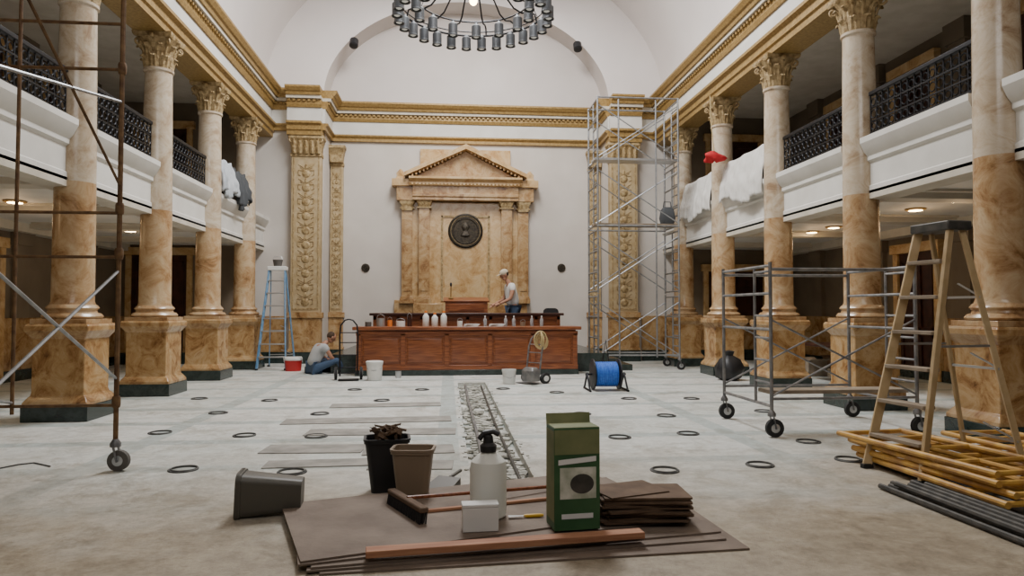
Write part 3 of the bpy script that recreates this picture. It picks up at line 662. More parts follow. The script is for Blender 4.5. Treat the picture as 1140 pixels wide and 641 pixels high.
for px, py, lb in ((394, 48, 'left'), (643, 52, 'right')):
    p = A(px, py, 18.8); t = thing('spotlight', 'small black spotlight on the %s side of the arch' % lb, 'spotlight', p)
    MB().tube([(0, 0, .05), (0, .15, .12)], .02).build('bracket', 'iron', t); MB().lathe([(.09, -.12), (.12, -.1), (.12, .1), (.07, .16), (0, .17)], seg=18, mtx=Matrix.Rotation(R(-30), 3, 'X')).build('housing', 'black', t)
# ------------------------------------------------------------ scaffolds
def caster(par, x, y, z0, m='rubber', r=.09):
    w = MB().lathe([(r*.3, -.028), (r, -.025), (r, .025), (r*.3, .028)], (x+.03, y, r), 20, Matrix.Rotation(R(90), 3, 'X')).build('wheel', m, par)
    MB().lathe([(r*.15, -.034), (r*.5, -.031), (r*.5, .031), (r*.15, .034)], (x+.03, y, r), 16, Matrix.Rotation(R(90), 3, 'X')).build('hub', 'alu', w)
    q = MB().bar((x, y-.045, z0), (x+.03, y-.045, r), .03, .008); q.bar((x, y+.045, z0), (x+.03, y+.045, r), .03, .008); q.lathe([(.045, z0-.01), (.045, z0+.02), (.02, z0+.06)], (x, y, 0), 12); q.tube([(x+.03, y-.05, r), (x+.03, y+.05, r)], .01, 8)
    q.build('fork', 'greysteel', w)
def frame(par, x, y0, y1, z0, h, m, rungs, ladder=None, r=.021, axis='y'):
    P = (lambda t, z: (x, t, z)) if axis == 'y' else (lambda t, z: (t, x, z))
    q = MB(); q.tube([P(y0, z0), P(y0, z0+h)], r); q.tube([P(y1, z0), P(y1, z0+h)], r)
    for z in rungs: q.tube([P(y0, z0+z), P(y1, z0+z)], r*.85, 6)
    if ladder:
        yl = y0+(y1-y0)*ladder; q.tube([P(yl, z0+rungs[0]), P(yl, z0+rungs[-1])], r*.8, 6)
        z = rungs[0]+.25
        while z < rungs[-1]: q.tube([P(y0, z0+z), P(yl, z0+z)], r*.7, 6); z += .25
    q.build('end_frame', m, par)
def braces(par, x0, x1, y, z0, z1, m, r=.013):
    q = MB().tube([(x0, y, z0), (x1, y, z1)], r, 6); q.tube([(x0, y, z1), (x1, y, z0)], r, 6); q.build('cross_brace', m, par)
S = thing('rolling_scaffold', 'tall rusty brown rolling scaffold at the left edge', 'scaffold', (0, 0, 0))
g0 = G(128, 524); x1, yb, yn = g0.x, g0.y, g0.y-1.85; x0 = x1-.86
for yy in (yb, yn):
    MB().tube([(x1, yy, .22), (x1, yy, 5.3)], .022).build('post', 'rust', S)
    MB().tube([(x0, yy, .5 if yy == yb else .22), (x0, yy, 5.3)], .016).build('post', 'rust', S)
for z in (.57, 1.87, 2.26, 3.54, 3.95): MB().tube([(x0-.5 if z < 1 else x0-.3, yb, z), (x1, yb, z)], .015, 6).build('rung', 'rust', S)
for z in (.57, 1.87, 3.54): MB().tube([(x0, yn, z), (x1, yn, z)], .015, 6).build('rung', 'rust', S)
for z in (.6, 1.9, 2.3, 3.55): MB().lathe([(.03, z-.05), (.036, z-.03), (.036, z+.03), (.03, z+.05)], (x1, yb, 0), 10).build('coupler', 'rust', S)
for (za, zb, m_) in ((.8, 1.75, 'steel'), (1.75, .8, 'steel'), (3.9, 2.5, 'rust'), (2.95, 3.25, 'steel')):
    MB().tube([(x1, yn, za), (x1, yb, zb)], .013, 6).build('brace', m_, S)
MB().tube([(x0, yn, 1.0), (x0, yb, .6)], .013, 6).build('brace', 'steel', S)
for xx, yy in ((x1, yb), (x1, yn), (x0, yn)): caster(S, xx, yy, .22, 'greyrub', .09)
S = thing('low_rolling_scaffold', 'low grey steel rolling scaffold beside the tan stepladder', 'scaffold', (0, 0, 0))
for xx, ld in ((3.57, .3), (5.28, .4)):
    frame(S, xx, 7.4, 8.72, .24, 1.7, 'greysteel', [.1, .95, 1.35, 1.66], ld)
for yy in (7.4, 8.72):
    MB().tube([(3.57, yy, 1.86), (5.28, yy, 1.86)], .018).build('side_rail', 'greysteel', S); MB().tube([(3.57, yy, .42), (5.28, yy, .42)], .016).build('side_rail', 'greysteel', S)
    braces(S, 3.57, 5.28, yy, .45, 1.3, 'greysteel', .012)
for xx in (3.57, 5.28):
    for yy in (7.4, 8.72): caster(S, xx, yy, .24, 'rubber', .1)
q = MB(); q.span((3.6, 7.5, .46), (5.25, 7.8, .5)); q.build('platform', 'plank', S)
S = thing('scaffold_tower', 'tall silver scaffold tower beside the right gilded pier', 'scaffold', (0, 0, 0))
tx0, tx1, ty0, ty1 = 3.5, 5.45, 15.95, 17.0
for k in range(4):
    z0 = .25+1.56*k
    for xx in (tx0, tx1): frame(S, xx, ty0, ty1, z0, 1.54, 'steel', [.05, .5, 1.0, 1.48], .45, .024)
    for yy in (ty0, ty1): braces(S, tx0, tx1, yy, z0+.1, z0+1.35, 'steel', .014)
for yy in (ty0, ty1):
    for z in (.35, 3.4, 6.45): MB().tube([(tx0, yy, z), (tx1, yy, z)], .02).build('side_rail', 'steel', S)
for z in (3.42, 4.98):
    MB().span((tx0-.05, ty0+.1, z), (tx1+.05, ty0+.5, z+.05)).build('platform', 'plank' if z != 4.98 else 'alu', S)
for xx in (tx0+.5, tx1-.55): MB().tube([(xx, ty0-.02, .3), (xx, ty0-.02, 6.4)], .02).build('standard', 'steel', S)
for xx in (tx0, tx1):
    for yy in (ty0, ty1): caster(S, xx, yy, .24, 'rubber', .1)
p = A(742, 232, 16.3); q = MB()
q.loft([[Vector((v.x, v.y, z)) for v in rrect(w, d, .06, z, 3)] for w, d, z in ((.3, .2, 0), (.36, .26, .15), (.3, .22, .35), (.2, .12, .42))]); q.tube([(-.1, 0, .4), (-.08, 0, .55), (.08, 0, .55), (.1, 0, .4)], .012, 6)
tag(q.build('tool_bag', 'darksheet'), 'dark tool bag on the deck of the scaffold tower', 'bag', loc=(p.x, 16.25, 3.472))
# ------------------------------------------------------------ stepladders
def stepladder(label, loc, rz, h, wb, wt, spread, m, stepm, capm, nst, capsz=.1, tr=.085):
    t = thing('stepladder', label, 'ladder', loc, rz)
    for s in (-1, 1):
        MB().bar((-spread/2, s*wb/2, 0.02), (-.06, s*wt/2, h), .03, .075).build('front_rail', m, t, .004)
        MB().bar((spread/2, s*wb/2*.95, 0.02), (.06, s*wt/2*.95, h-.03), .025, .05).build('rear_rail', m, t, .004)
        for x in (-spread/2, spread/2): MB().box((x, s*wb/2, .02), (.1, .05, .04)).build('foot', 'rubber', t, .004)
        zz = h*.52; k = zz/h
        MB().bar((-spread/2*(1-k)-.06*k, s*(wb+(wt-wb)*k)/2, zz), (spread/2*(1-k)+.06*k, s*(wb+(wt-wb)*k)/2*.95, zz), .006, .02).build('spreader', 'alu', t)
    for k in range(nst):
        f_ = (k+1)/(nst+1); z = h*f_; x = -spread/2*(1-f_)-.06*f_; w = wb+(wt-wb)*f_
        MB().box((x, 0, z), (tr, w-.02, .03)).build('step', stepm, t, .004)
        if k % 2 == 0:
            q = MB().bar((-x, -w/2, z), (-x, w/2, z), .03, .02); q.bar((-x, -w/2, z), (-x*.9, 0, z+.12), .02, .01); q.build('rear_brace', 'alu', t)
    MB().box((0, 0, h), (.24, wt+.08, capsz)).build('top_cap', capm, t, .012)
    return t
g0 = G(966, 521); yl = Vector((rt.x, rt.y, 0)); dp = Vector((-rt.y, rt.x, 0))
c = g0+yl*.571-dp*.185
stepladder('tall tan fibreglass stepladder standing in front of the right columns', c, -YAW+R(12), 2.12, .62, .34, 1.04, 'tan', 'plank', 'darksteel', 6, .08, .12)
g0 = G(306, 411); stepladder('blue stepladder with white top against the wall left of the pier', (g0.x-.03, g0.y+.3, 0), R(90), 2.42, .66, .36, 1.1, 'blue', 'alu', 'whiteplastic', 7)
t = thing('work_bucket', 'small grey bucket standing on top of the blue stepladder', 'bucket', (g0.x-.03, g0.y+.3, 2.47))
MB().lathe([(.09, 0), (.12, .16), (.125, .16), (.115, .155), (.085, .01), (0, .01)], seg=18).build('body', 'greyrub', t); MB().tube([(-.12, 0, .15), (-.08, 0, .24), (.08, 0, .24), (.12, 0, .15)], .006, 6).build('handle', 'alu', t)
# ------------------------------------------------------------ pile of frames and poles
fr = None
for grp, (cx_, cy_, order) in enumerate(((4.12, 5.3, ('bottom', 'second', 'third', 'top')), (5.25, 5.5, ('bottom', 'middle', 'top')))):
    for k, od in enumerate(order):
        ang = R(3+(-2.5, 1.5, -1, 3)[k])
        lab = 'yellow scaffold section lying flat, %s layer of the pile %s' % (od, 'under the tan stepladder' if grp == 0 else 'at the right edge')
        loc = (cx_+random.uniform(-.03, .03), cy_+random.uniform(-.06, .06)+.05*k, .078+.056*k)
        if fr is None:
            fr = thing('scaffold_section', lab, 'scaffold section', loc, ang, 'yellow scaffold sections piled on the floor')
            for s in (-1, 1): MB().tube([(s*.33, -.85, 0), (s*.33, .85, 0)], .026, 10).build('side_tube', 'yellow', fr)
            for y in (-.82, -.45, .05, .5, .82): MB().tube([(-.33, y, 0), (.33, y, 0)], .022, 8).build('crossbar', 'yellow', fr)
            MB().tube([(-.08, -.82, 0), (-.08, .05, 0)], .02, 8).build('inner_tube', 'yellow', fr)
        else: dup(fr, loc, ang, lab)
q = MB().tube([(0, -.95, 0), (0, .95, 0)], .022, 8); pole = None
for k in range(9):
    lvl = 0 if k < 5 else 1; x = 3.40+.075*(k if k < 5 else k-5+.5); loc = (x, 4.3+random.uniform(-.08, .08)-.03*k, .025+.045*lvl)
    if pole is None:
        pole = q.build('steel_pole', 'darksteel'); tag(pole, 'dark steel pole lying in the bundle beside the yellow sections', 'pole', 'dark steel poles on the floor', loc=loc, rz=R(1))
    else: dup(pole, loc, R(1+random.uniform(-.7, .7)))
for k in range(5): dup(pole, (3.9+.11*k, 5.05-.04*k, .024), R(3))
# ------------------------------------------------------------ floor trough contents
q = MB()
for k in range(560):
    x = random.uniform(TX0+.04, TX1-.04); y = TY0+.05+(TY1-TY0-.1)*random.random(); s = random.uniform(.03, .12)
    q.box((x, y, TZ+.012+random.uniform(0, .015)), (min(s, .08), s*random.uniform(.6, 1.5), .02), rz=random.uniform(0, 3), rx=random.uniform(-.1, .1))
for k in range(70):
    side = random.random() < .5; x = (TX0-random.random()**2*.05) if side else (TX1+random.random()**2*.05); y = TY0+(TY1-TY0)*random.random(); s = random.uniform(.01, .03)
    q.box((x, y, s*.2), (s, s*random.uniform(.6, 1.8), s*.4), rz=random.uniform(0, 3))
tag(q.build('rubble', 'rubble'), 'broken pale mortar filling the floor trench', 'rubble', kind='stuff')
t = MB().tube([(TX0+.14, TY0+.1, -.035), (TX0+.15, 8, -.035), (TX0+.13, 11, -.035), (TX0+.14, TY1-.1, -.035)], .02, 8).build('conduit_pipe', 'greysteel'); tag(t, 'long grey conduit pipe lying in the floor trench', 'pipe')
t = MB().tube([(TX1-.1, TY0+.1, -.04), (TX1-.12, 9, -.04), (TX1-.09, TY1-.2, -.04)], .015, 8).build('dark_pipe', 'darksteel'); tag(t, 'thin dark pipe lying in the floor trench', 'pipe')
rg = MB().ring((0, 0, .006), .12, .008, seg=24, sm=6).ring((.01, .005, .013), .11, .006, seg=24, sm=6)
first = None
for (px, py) in ((178, 482), (243, 460), (204, 523), (272, 485), (352, 486), (325, 526), (356, 461), (300, 446), (222, 444), (425, 446), (690, 487), (766, 483), (846, 518), (945, 512), (648, 461), (742, 463), (700, 444), (770, 444), (740, 524), (850, 458), (395, 434), (900, 492), (470, 434), (620, 437), (560, 433)):
    p = G(px, py)
    if first is None: first = rg.build('cable_ring', 'ringdark'); tag(first, 'dark coiled ring lying flat on the bare floor', 'ring', 'dark rings set out over the floor', loc=p)
    else: dup(first, p, random.uniform(0, 3))
for k, (px, py, w, d, rz) in enumerate(((410, 468, 2.1, .42, 2), (425, 481, 1.7, .4, -2), (430, 451, 1.6, .4, 3), (350, 500, 1.0, .42, -3), (455, 501, .9, .42, 3), (358, 516, 1.0, .3, 2), (458, 518, .75, .36, -3))):
    p = G(px, py); q = MB().box((0, 0, .005), (w, d, .01))
    lb = ('long wide dusty board, right of the third left column pedestal', 'dusty board between the longest board and the black bin', 'farthest dusty board, nearest the bench', 'grey board on the floor left of the black bin', 'dusty board just behind the black bin', 'narrow board nearest the fallen bin', 'board beside the beige bin, partly hidden by it')[k]
    tag(q.build('loose_board', 'board', bevel=.002), lb, 'board', 'dusty boards on the floor', loc=p, rz=R(rz))
# ------------------------------------------------------------ foreground sheets
bl = G(349, 641); zt = 0
for k, a in enumerate((4, 7, 9, 14, 18)):
    q = MB().span((0, 0, 0), (2.44, 1.2 if k > 2 else 1.12, .011)); dx = (.03, -.02, .02, -.03, 0)[k]
    tag(q.build('hardboard_sheet', 'ply'), 'brown hardboard sheet under the boxes, %s of the stack' % ('bottom', 'second', 'middle', 'fourth', 'top')[k], 'board', 'hardboard sheets in the foreground', loc=(bl.x+dx-.02*k, bl.y+.015*k, zt+.0005), rz=R(a)); zt += .0115
ZT = zt+.001
def lump(p, q_, w, h, m, name, label, cat):
    p = Vector(p); q_ = Vector(q_); d = q_-p; o = MB().span((0, -w/2, 0), (d.length, w/2, h)).build(name, m, bevel=.004)
    return tag(o, label, cat, loc=p, rz=math.atan2(d.y, d.x))
lump(G(407, 619, ZT), G(715, 597, ZT), .09, .038, 'lumber', 'lumber_plank', 'reddish timber plank lying on the brown sheets', 'plank')
lump(G(468, 571, ZT), G(612, 556, 0.06), .035, .02, 'lumber', 'wooden_lath', 'thin wooden lath behind the white jug', 'lath')
g0 = G(641, 590, ZT); t = thing('tall_carton', 'tall green printed carton standing in the foreground', 'box', (g0.x, g0.y+.1, ZT), R(6))
w, d, h = .29, .2, .62
MB().span((-w/2, -d/2, 0), (w/2, d/2, h)).build('body', 'boxgreen', t, .002)
MB().span((-w/2+.002, -d/2-.002, h-.16), (w/2-.002, -d/2-.0005, h-.01)).build('top_band', 'boxtan', t)
MB().span((-w/2-.0015, -d/2+.005, .05), (-w/2-.0003, d/2-.005, h-.02)).build('side_print', 'boxtan', t)
MB().span((-.11, -d/2-.002, .19), (.12, -d/2-.0008, .38)).build('printed_picture', 'picture', t)
o = MB().lathe([(0, 0), (.075, 0), (.075, .0015), (0, .0015)], (0, 0, 0), 26, Matrix.Rotation(R(90), 3, 'X') @ Matrix.Diagonal((1, .8, 1))).build('pictured_tool', 'darksteel', t); o.location = (.03, -d/2-.002, .28)
MB().loft([[(-.12, y_, h*.64), (.12, y_, h*.67), (.12, y_, h*.72), (-.12, y_, h*.69)] for y_ in (-d/2-.004, -d/2-.001)]).build('white_banner', 'paper', t)
MB().span((-.1, -d/2-.003, .07), (.1, -d/2-.001, .1)).build('lower_patch', 'paper', t)
MB().box((0, d/2+.004, h+.03), (w, .004, .07), rx=R(-10)).build('flap', 'boxtan', t)
MB().span((-w/2+.003, -d/2+.003, h), (w/2-.003, d/2-.003, h+.004)).build('top_flap', 'boxtan', t)
g0 = G(722, 583, ZT); cd = None
for k in range(13):
    loc = (g0.x+random.uniform(-.03, .03), g0.y+.18+random.uniform(-.02, .02), ZT+.0175*k); lab = 'brown fibre sheet in the pile beside the tall carton, level %s from the bottom' % ('one two three four five six seven eight nine ten eleven twelve thirteen'.split()[k])
    if cd is None:
        q = MB().loft([rrect(.56, .36, .01, 0), rrect(.56, .36, .01, .012)]); cd = q.build('fibre_sheet', 'card'); tag(cd, lab, 'sheet', 'pile of brown fibre sheets', loc=loc, rz=R(2))
    else: dup(cd, (loc[0], loc[1], ZT+.0125*k if False else ZT+.0175*k*.72), R(random.uniform(-8, 8)), lab)
    cd_top = ZT+.0175*.72*12+.0125
cd.location.z = ZT
tag(MB().loft([rrect(.44, .32, .01, 0), rrect(.44, .32, .01, .008)]).build('loose_sheet', 'card'), 'loose brown sheet lying askew on top of the pile', 'sheet', loc=(g0.x-.08, g0.y+.2, cd_top), rz=R(18))
g0 = G(533, 593, ZT); t = thing('white_box', 'small white block-shaped box before the jug', 'small box', (g0.x+.01, g0.y+.06, ZT), R(3))
MB().span((-.11, -.05, 0), (.11, .05, .145)).build('body', 'whiteplastic', t, .005); MB().span((-.112, -.052, .145), (.112, .052, .165)).build('lid', 'paper', t, .004)
g0 = G(545, 582, ZT); t = thing('plastic_jug', 'tall translucent white jug with black handle and cap', 'jug', (g0.x, g0.y+.14, ZT))
MB().lathe([(.1, 0), (.118, .015), (.121, .31), (.112, .36), (.07, .40), (.045, .415), (.045, .43)], seg=28).build('tank', 'milk', t)
MB().lathe([(.052, .42), (.055, .46), (.035, .48), (.03, .52), (.02, .53)], seg=18).build('cap', 'black', t)
MB().tube([(-.06, 0, .5), (-.03, 0, .54), (.03, 0, .55), (.07, 0, .53)], .018, 8).build('handle', 'black', t)
def bin_(label, loc, m, rotz=0, w=.29, d=.22, h=.38):
    t = thing('wastebasket', label, 'bin', loc, rotz)
    k = .72; MB().loft([rrect(w*k, d*k, .04, 0), rrect(w, d, .05, h-.03), rrect(w+.02, d+.02, .055, h-.03), rrect(w+.02, d+.02, .055, h), rrect(w-.01, d-.01, .045, h), rrect(w*k-.015, d*k-.015, .035, .012)]).build('body', m, t, 0, 50)
    MB().loft([rrect(w+.03, d+.03, .06, h-.012), rrect(w+.03, d+.03, .06, h+.004), rrect(w+.0, d+.0, .05, h+.004), rrect(w+.0, d+.0, .05, h-.012)], False).build('rim', m, t, 0, 50)
    return t
g1 = G(431, 553); bb = bin_('black wastebasket full of scraps behind the beige one', (g1.x-.02, g1.y+.2, 0), 'black', R(5), .33, .25, .41)
g0 = G(459, 562); bin_('beige wastebasket standing in front of the black one', (g0.x, g0.y+.1, 0), 'beigeplastic', R(-6), .29, .22, .39)
g2 = G(292, 577); t = bin_('grey-brown wastebasket lying on its side', (g2.x+.24, g2.y+.12, .13), 'greyplastic', 0, .29, .24, .42); t.rotation_euler = (R(0), R(-88), R(4))
q = MB()
for k in range(26):
    a = random.uniform(0, 6.3); r = random.uniform(0, .1); q.box((r*math.cos(a), r*.7*math.sin(a), random.uniform(-.02, .07)), (random.uniform(.05, .2), random.uniform(.02, .06), random.uniform(.01, .04)), rz=random.uniform(0, 3), rx=random.uniform(-.8, .8), ry=random.uniform(-.6, .6))
for k in range(5):
    q.tube([(random.uniform(-.1, .1), random.uniform(-.05, .05), 0), (random.uniform(-.15, .15), random.uniform(-.08, .08), .1), (random.uniform(-.15, .15), 0, .06)], .01, 6)
tag(q.build('scrap_heap', 'card'), 'heap of brown scraps filling the black wastebasket', 'scraps', kind='stuff', loc=(g1.x-.02, g1.y+.2, .4))
a_, b_ = G(436, 560, ZT), G(472, 583, ZT); mid = (a_+b_)/2; d = b_-a_; ang = math.atan2(d.y, d.x)
t = thing('push_broom', 'black push broom head with long red wooden handle', 'broom', (mid.x, mid.y, ZT), ang)
MB().box((0, 0, .085), (d.length+.02, .06, .035)).build('head', 'card', t, .01)
q = MB()
for k in range(90):
    x = -d.length/2+d.length*(k%30)/29; y = -.02+.02*(k//30); q.tube([(x, y, .07), (x+random.uniform(-.008, .008), y-.01, 0)], .0055, 4)
q.build('bristles', 'black', t)
e = G(612, 546, ZT); lc = Matrix.Rotation(-ang, 3, 'Z') @ (Vector((e.x, e.y, 0))-Vector((mid.x, mid.y, 0)))
MB().tube([(0, 0, .1), (lc.x, lc.y, .03)], .013).build('handle', 'desk', t)
g0 = G(492, 549, 0); t = thing('dustpan', 'dark dustpan lying beside the beige wastebasket', 'dustpan', (g0.x, g0.y+.1, .02), R(-30))
MB().loft([[(-.12, -.1, .0), (.12, -.1, .0), (.12, -.1, .004), (-.12, -.1, .004)], [(-.1, .12, .0), (.1, .12, .0), (.1, .12, .06), (-.1, .12, .06)]]).build('pan', 'greyplastic', t, .003); MB().tube([(0, .12, .05), (0, .3, .07)], .014).build('handle', 'greyplastic', t)
a_, b_ = G(566, 577, ZT), G(612, 575, ZT); t = thing('putty_knife', 'putty knife with yellow handle lying in front of the carton', 'hand tool', a_+Vector((0, 0, .012)), math.atan2(b_.y-a_.y, b_.x-a_.x))
MB().lathe([(.008, 0), (.012, .02), (.012, .11), (.008, .13)], (.1, 0, 0), 10, Matrix.Rotation(R(90), 3, 'Y')).build('handle', 'ytool', t); MB().loft([[(0, -.022, 0), (0, .022, 0), (0, .022, .002), (0, -.022, .002)], [(.11, -.01, 0), (.11, .01, 0), (.11, .01, .002), (.11, -.01, .002)]]).build('blade', 'alu', t)
tag(MB().tube([G(0, 522)+Vector((0, 0, .008)), G(20, 518)+Vector((0, 0, .008)), G(38, 516)+Vector((0, 0, .008)), G(56, 520)+Vector((0, 0, .008))], .006, 6).build('power_cord', 'black'), 'thin black cord on the floor beneath the rusty scaffold', 'cord')
# ------------------------------------------------------------ spool
g0 = G(678, 436); t = thing('cable_spool', 'spool of bright blue cable on a black stand', 'cable spool', (g0.x, g0.y+.25, 0))
ry = Matrix.Rotation(R(90), 3, 'Y')
MB().lathe([(.1, -.2), (.2, -.19), (.21, -.1), (.205, 0), (.21, .1), (.2, .19), (.1, .2)], (0, 0, .28), 28, ry).build('cable', 'cable', t)
q = MB()
for k in range(14): q.ring((-.18+.36*k/13, 0, .28), .207, .012, 'x', 28, 5)
q.build('cable_turns', 'cable', t)
for x in (-.23, .23): MB().lathe([(.04, -.012), (.27, -.012), (.27, .012), (.04, .012)], (x, 0, .28), 28, ry).build('flange', 'black', t)
MB().tube([(-.36, 0, .28), (.36, 0, .28)], .018).build('axle', 'iron', t)
for x in (-.33, .33):
    q = MB().tube([(x, -.25, .02), (x, 0, .3), (x, .25, .02)], .018); q.tube([(x, -.3, .02), (x, .3, .02)], .018); q.build('stand_side', 'iron', t)
t = thing('upright_frame', 'small black triangular frame beside the blue spool', 'stand', (g0.x+.14, g0.y+.85, 0))
MB().tube([(-.12, 0, .02), (0, 0, .85), (.12, 0, .02)], .018).build('legs', 'iron', t); MB().tube([(-.06, 0, .4), (.06, 0, .4)], .015).build('crossbar', 'iron', t)
def handtruck(label, loc, rz, m='iron', tilt=0):
    t = thing('hand_truck', label, 'hand truck', loc, rz)
    q = MB()
    for s in (-1, 1): q.tube([(s*.17, 0, .08), (s*.18, .1, .9), (s*.16, .16, 1.1), (s*.08, .2, 1.2), (0, .2, 1.22)], .016)
    q.build('frame', m, t)
    q = MB()
    for z in (.25, .5, .75, .95): q.tube([(-.175, .0+z*.11, z), (.175, 0+z*.11, z)], .012, 6)
    q.build('crossbars', m, t)
    MB().span((-.2, -.25, .015), (.2, .02, .03)).build('toe_plate', m, t)
    for s in (-1, 1):
        w = MB().lathe([(.04, -.025), (.09, -.03), (.13, -.025), (.13, .025), (.09, .03), (.04, .025)], (s*.25, .1, .13), 22, ry).build('wheel', 'rubber', t)
        MB().lathe([(.015, -.035), (.07, -.032), (.07, .032), (.015, .035)], (s*.25, .1, .13), 16, ry).build('hub', 'whiteplastic', w)
    MB().tube([(-.25, .1, .13), (.25, .1, .13)], .012).build('axle', m, t)
    return t
g0 = G(388, 423); handtruck('upright black hand truck beside the seated man', (g0.x, g0.y, 0), R(8))
g0 = G(592, 427); t = handtruck('hand truck with coiled tan hose in front of the bench', (g0.x+.02, g0.y+.1, 0), R(-50), 'greysteel'); t.scale = (1, 1, .78)
q = MB()
for k in range(6): q.ring((.0+.012*k, -.02+.01*k, .85-.01*k), .17-.008*k, .016, 'x' if k % 2 else 'y', 22, 6, .7, 1)
tag(q.build('coiled_hose', 'hose'), 'tan hose coiled over the hand truck handle', 'hose', loc=(g0.x+.18, g0.y+.1, -.02))
tag(MB().loft([rrect(.3, .22, .03, 0), rrect(.3, .22, .03, .2), rrect(.22, .14, .03, .26)]).build('machine_box', 'greysteel', bevel=.01), 'grey machine housing carried on the hand truck', 'machine', loc=(g0.x-.03, g0.y-.1, .06), rz=R(-50))
def bucket(label, p, r, h, m, extra=None):
    t = thing('bucket', label, 'bucket', p)
    MB().lathe([(r*.85, 0), (r*.9, .02), (r, h-.04), (r*1.06, h-.04), (r*1.06, h), (r*.95, h), (r*.85, .03), (0, .03)], seg=22).build('body', m, t)
    MB().tube([(-r, 0, h-.05), (-r*.9, -r*.5, h-.12), (0, -r*1.1, h-.16), (r*.9, -r*.5, h-.12), (r, 0, h-.05)], .006, 6).build('handle', 'alu', t)
    if extra: MB().lathe([(0, h-.005), (r*1.1, h-.005), (r*1.1, h+.02), (r*.9, h+.03), (0, h+.03)], seg=22).build('lid', extra, t)
    return t
g0 = G(416, 424); bucket('white lidded bucket in front of the left end of the bench', (g0.x, g0.y+.15, 0), .16, .36, 'whiteplastic', 'whiteplastic')
g0 = G(572, 428); bucket('pale bucket left of the hand truck with hose', (g0.x-.08, g0.y+.12, 0), .13, .28, 'whiteplastic')
g0 = G(443, 421); bucket('tiny steel pail in front of the bench', (g0.x, g0.y+.1, 0), .06, .14, 'alu')
g0 = G(326, 413); t = thing('cooler', 'red cooler with white lid beside the seated man', 'cooler', (g0.x, g0.y+.05, 0))
MB().loft([rrect(.34, .26, .1, 0), rrect(.38, .3, .12, .25)]).build('body', 'red', t, .005); MB().loft([rrect(.40, .32, .12, .25), rrect(.40, .32, .12, .3), rrect(.34, .26, .1, .32)]).build('lid', 'whiteplastic', t); MB().tube([(-.205, 0, .2), (-.205, -.1, .33), (.205, -.1, .33), (.205, 0, .2)], .01, 6).build('handle', 'whiteplastic', t)
g0 = G(812, 423); q = MB(); lps = []
for z, r in ((0, .14), (.06, .25), (.25, .28), (.42, .2), (.5, .07), (.58, .1), (.6, .02)):
    lps.append([Vector((r*(1+.12*math.sin(5*a+z*9))*math.cos(a), r*(1+.12*math.cos(4*a+z*7))*math.sin(a), z)) for a in [2*math.pi*k/20 for k in range(20)]])
q.loft(lps); tag(q.build('rubbish_sack', 'black', ang=70), 'black rubbish sack in front of a right column pedestal', 'sack', loc=(g0.x, g0.y, 0))
for k, (px, py, s, m, lb) in enumerate(((905, 418, .42, 'plank', 'tan cardboard box on the floor behind the low scaffold'), (928, 410, .34, 'card', 'brown cardboard box deeper in the right aisle'))):
    g0 = G(px, py); t = thing('cardboard_box', lb, 'box', (g0.x, g0.y, 0), R(10*k)); MB().span((-s/2, -s/2, 0), (s/2, s/2, s*.8)).build('body', m, t, .004)
    for a in (-1, 1): MB().box((0, a*s*.62, s*.84), (s, s*.3, .006), rx=R(a*20)).build('flap', m, t)
t = thing('trestle_table', 'dark folding table standing in the right aisle behind the low scaffold', 'table', (7.55, 12.9, 0))
MB().span((-.45, -.9, .7), (.45, .9, .74)).build('tabletop', 'darkwood', t, .005)
for sx in (-1, 1):
    for sy in (-1, 1): MB().tube([(sx*.36, sy*.75, 0), (sx*.36, sy*.65, .7)], .018).build('leg', 'greysteel', t)
# ------------------------------------------------------------ draped sheets
def drape(name, m, xc, sg, y0, y1, zt_, zb0, zb1, label, seed, outw=.0, amp=1.0):
    rnd = random.Random(seed); nu, nv = 70, 18; q = MB(); rows = []
    ph = [rnd.uniform(0, 6) for _ in range(4)]
    for i in range(nu+1):
        s = i/nu; y = y0+(y1-y0)*s; zb = zb0+(zb1-zb0)*s+.07*math.sin(i*.13+ph[0])+.02*math.sin(i*.5+ph[3]); row = []
        w = amp*(.016*math.sin(i*.6+ph[1])+.01*math.sin(i*1.5+ph[2]))
        for j in range(nv+1):
            t = j/nv
            if t < .2: x = xc+sg*(.22*(1-t/.2)-.05*(t/.2)); z = zt_-.15*(1-t/.2)**2
            else:
                u = (t-.2)/.8; x = xc-sg*(.05+outw+(.14)*min(1, u*1.5)+w*(.3+u)+amp*.006*math.sin(j*1.3+i*.35)); z = zt_+.02*amp*math.sin(i*.23)-(zt_-zb)*u
            row.append(q.bm.verts.new((x, y, z)))
        rows.append(row)
    for a, b in zip(rows, rows[1:]):
        for j in range(nv): q.face([a[j], a[j+1], b[j+1], b[j]])
    o = q.build(name, m, ang=80); tag(o, label, 'dust sheet'); s = o.modifiers.new('s', 'SOLIDIFY'); s.thickness = .005; return o
drape('dust_sheet', 'sheet', XR, 1, 12.45, 14.42, 4.58, 3.5, 3.75, 'nearer white dust sheet hung over the right balcony', 1)
drape('dust_sheet', 'sheet', XR, 1, 15.0, 17.0, 4.57, 3.65, 3.6, 'farther white dust sheet hung over the right balcony, beyond the red bundle', 2)
drape('dust_sheet', 'bluesheet', XL, -1, 14.98, 15.95, 4.66, 3.85, 4.0, 'pale grey sheet hung over the left balcony railing', 3, .02, 2)
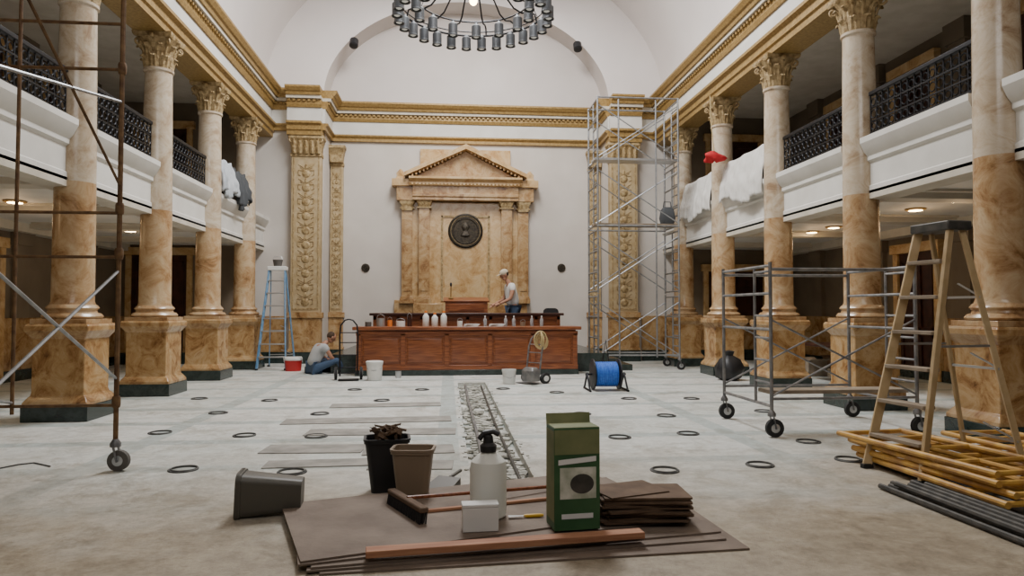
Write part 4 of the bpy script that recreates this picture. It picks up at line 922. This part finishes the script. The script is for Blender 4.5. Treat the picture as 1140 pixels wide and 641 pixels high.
drape('tarp', 'darksheet', XL, -1, 16.0, 17.0, 4.62, 3.7, 4.0, 'dark tarp hanging beside the pale sheet on the left balcony', 4, .02, 2)
q = MB(); lps = []
for j, (z, r) in enumerate(((-.09, .05), (-.06, .2), (0, .24), (.05, .2), (.1, .1), (.12, .02))):
    lps.append([Vector((r*(1+.25*math.sin(3*a+j))*math.cos(a), r*.7*(1+.2*math.cos(4*a+j*2))*math.sin(a), z+.03*math.sin(2*a))) for a in [2*math.pi*k/24 for k in range(24)]])
q.loft(lps)
tag(q.build('red_bundle', 'pinkred', ang=80), 'bright red cloth bundle hanging in front of the right gallery column', 'bundle', loc=(5.68, 14.3, 4.68))
tag(MB().tube([(5.68, 14.3, 4.81), (5.62, 14.3, 5.4), (5.62, 14.35, 6.04)], .01, 6).build('hoist_rope', 'hose'), 'thin rope from which the red bundle hangs', 'rope')
# ------------------------------------------------------------ lights, world, camera
def area(name, loc, rot, sx, sy, e, col):
    l = bpy.data.lights.new(name, 'AREA'); l.shape = 'RECTANGLE'; l.size = sx; l.size_y = sy; l.energy = e; l.color = col
    o = bpy.data.objects.new(name, l); C.objects.link(o); o.location = loc; o.rotation_euler = rot
area('overhead_fill', (XC, 12.5, 10.8), (0, 0, 0), 2.0, 5.5, 1450, (.985, .99, 1))  # unseen area lamp added inside the closed vault for light from above
area('rear_fill', (XC, -2.5, 7.8), (R(104), 0, 0), 6, 2.5, 330, (1, .955, .91))  # unseen lamp added behind the camera, tilted up to brighten the vault
area('dais_fill', (XC, 16.5, 9.9), (0, 0, 0), 4, 2, 150, (1, .95, .87))  # extra unseen lamp added over the dais to brighten the far end
w = bpy.data.worlds.new('world'); bpy.context.scene.world = w; w.use_nodes = True
w.node_tree.nodes['Background'].inputs[0].default_value = (.8, .8, .82, 1); w.node_tree.nodes['Background'].inputs[1].default_value = .09
cam = bpy.data.cameras.new('camera'); co = bpy.data.objects.new('camera', cam); C.objects.link(co)
cam.sensor_width = 36; cam.lens = F/1140*36; co.location = (0, 0, H); co.rotation_euler = (R(90)+PIT, 0, -YAW)
bpy.context.scene.camera = co
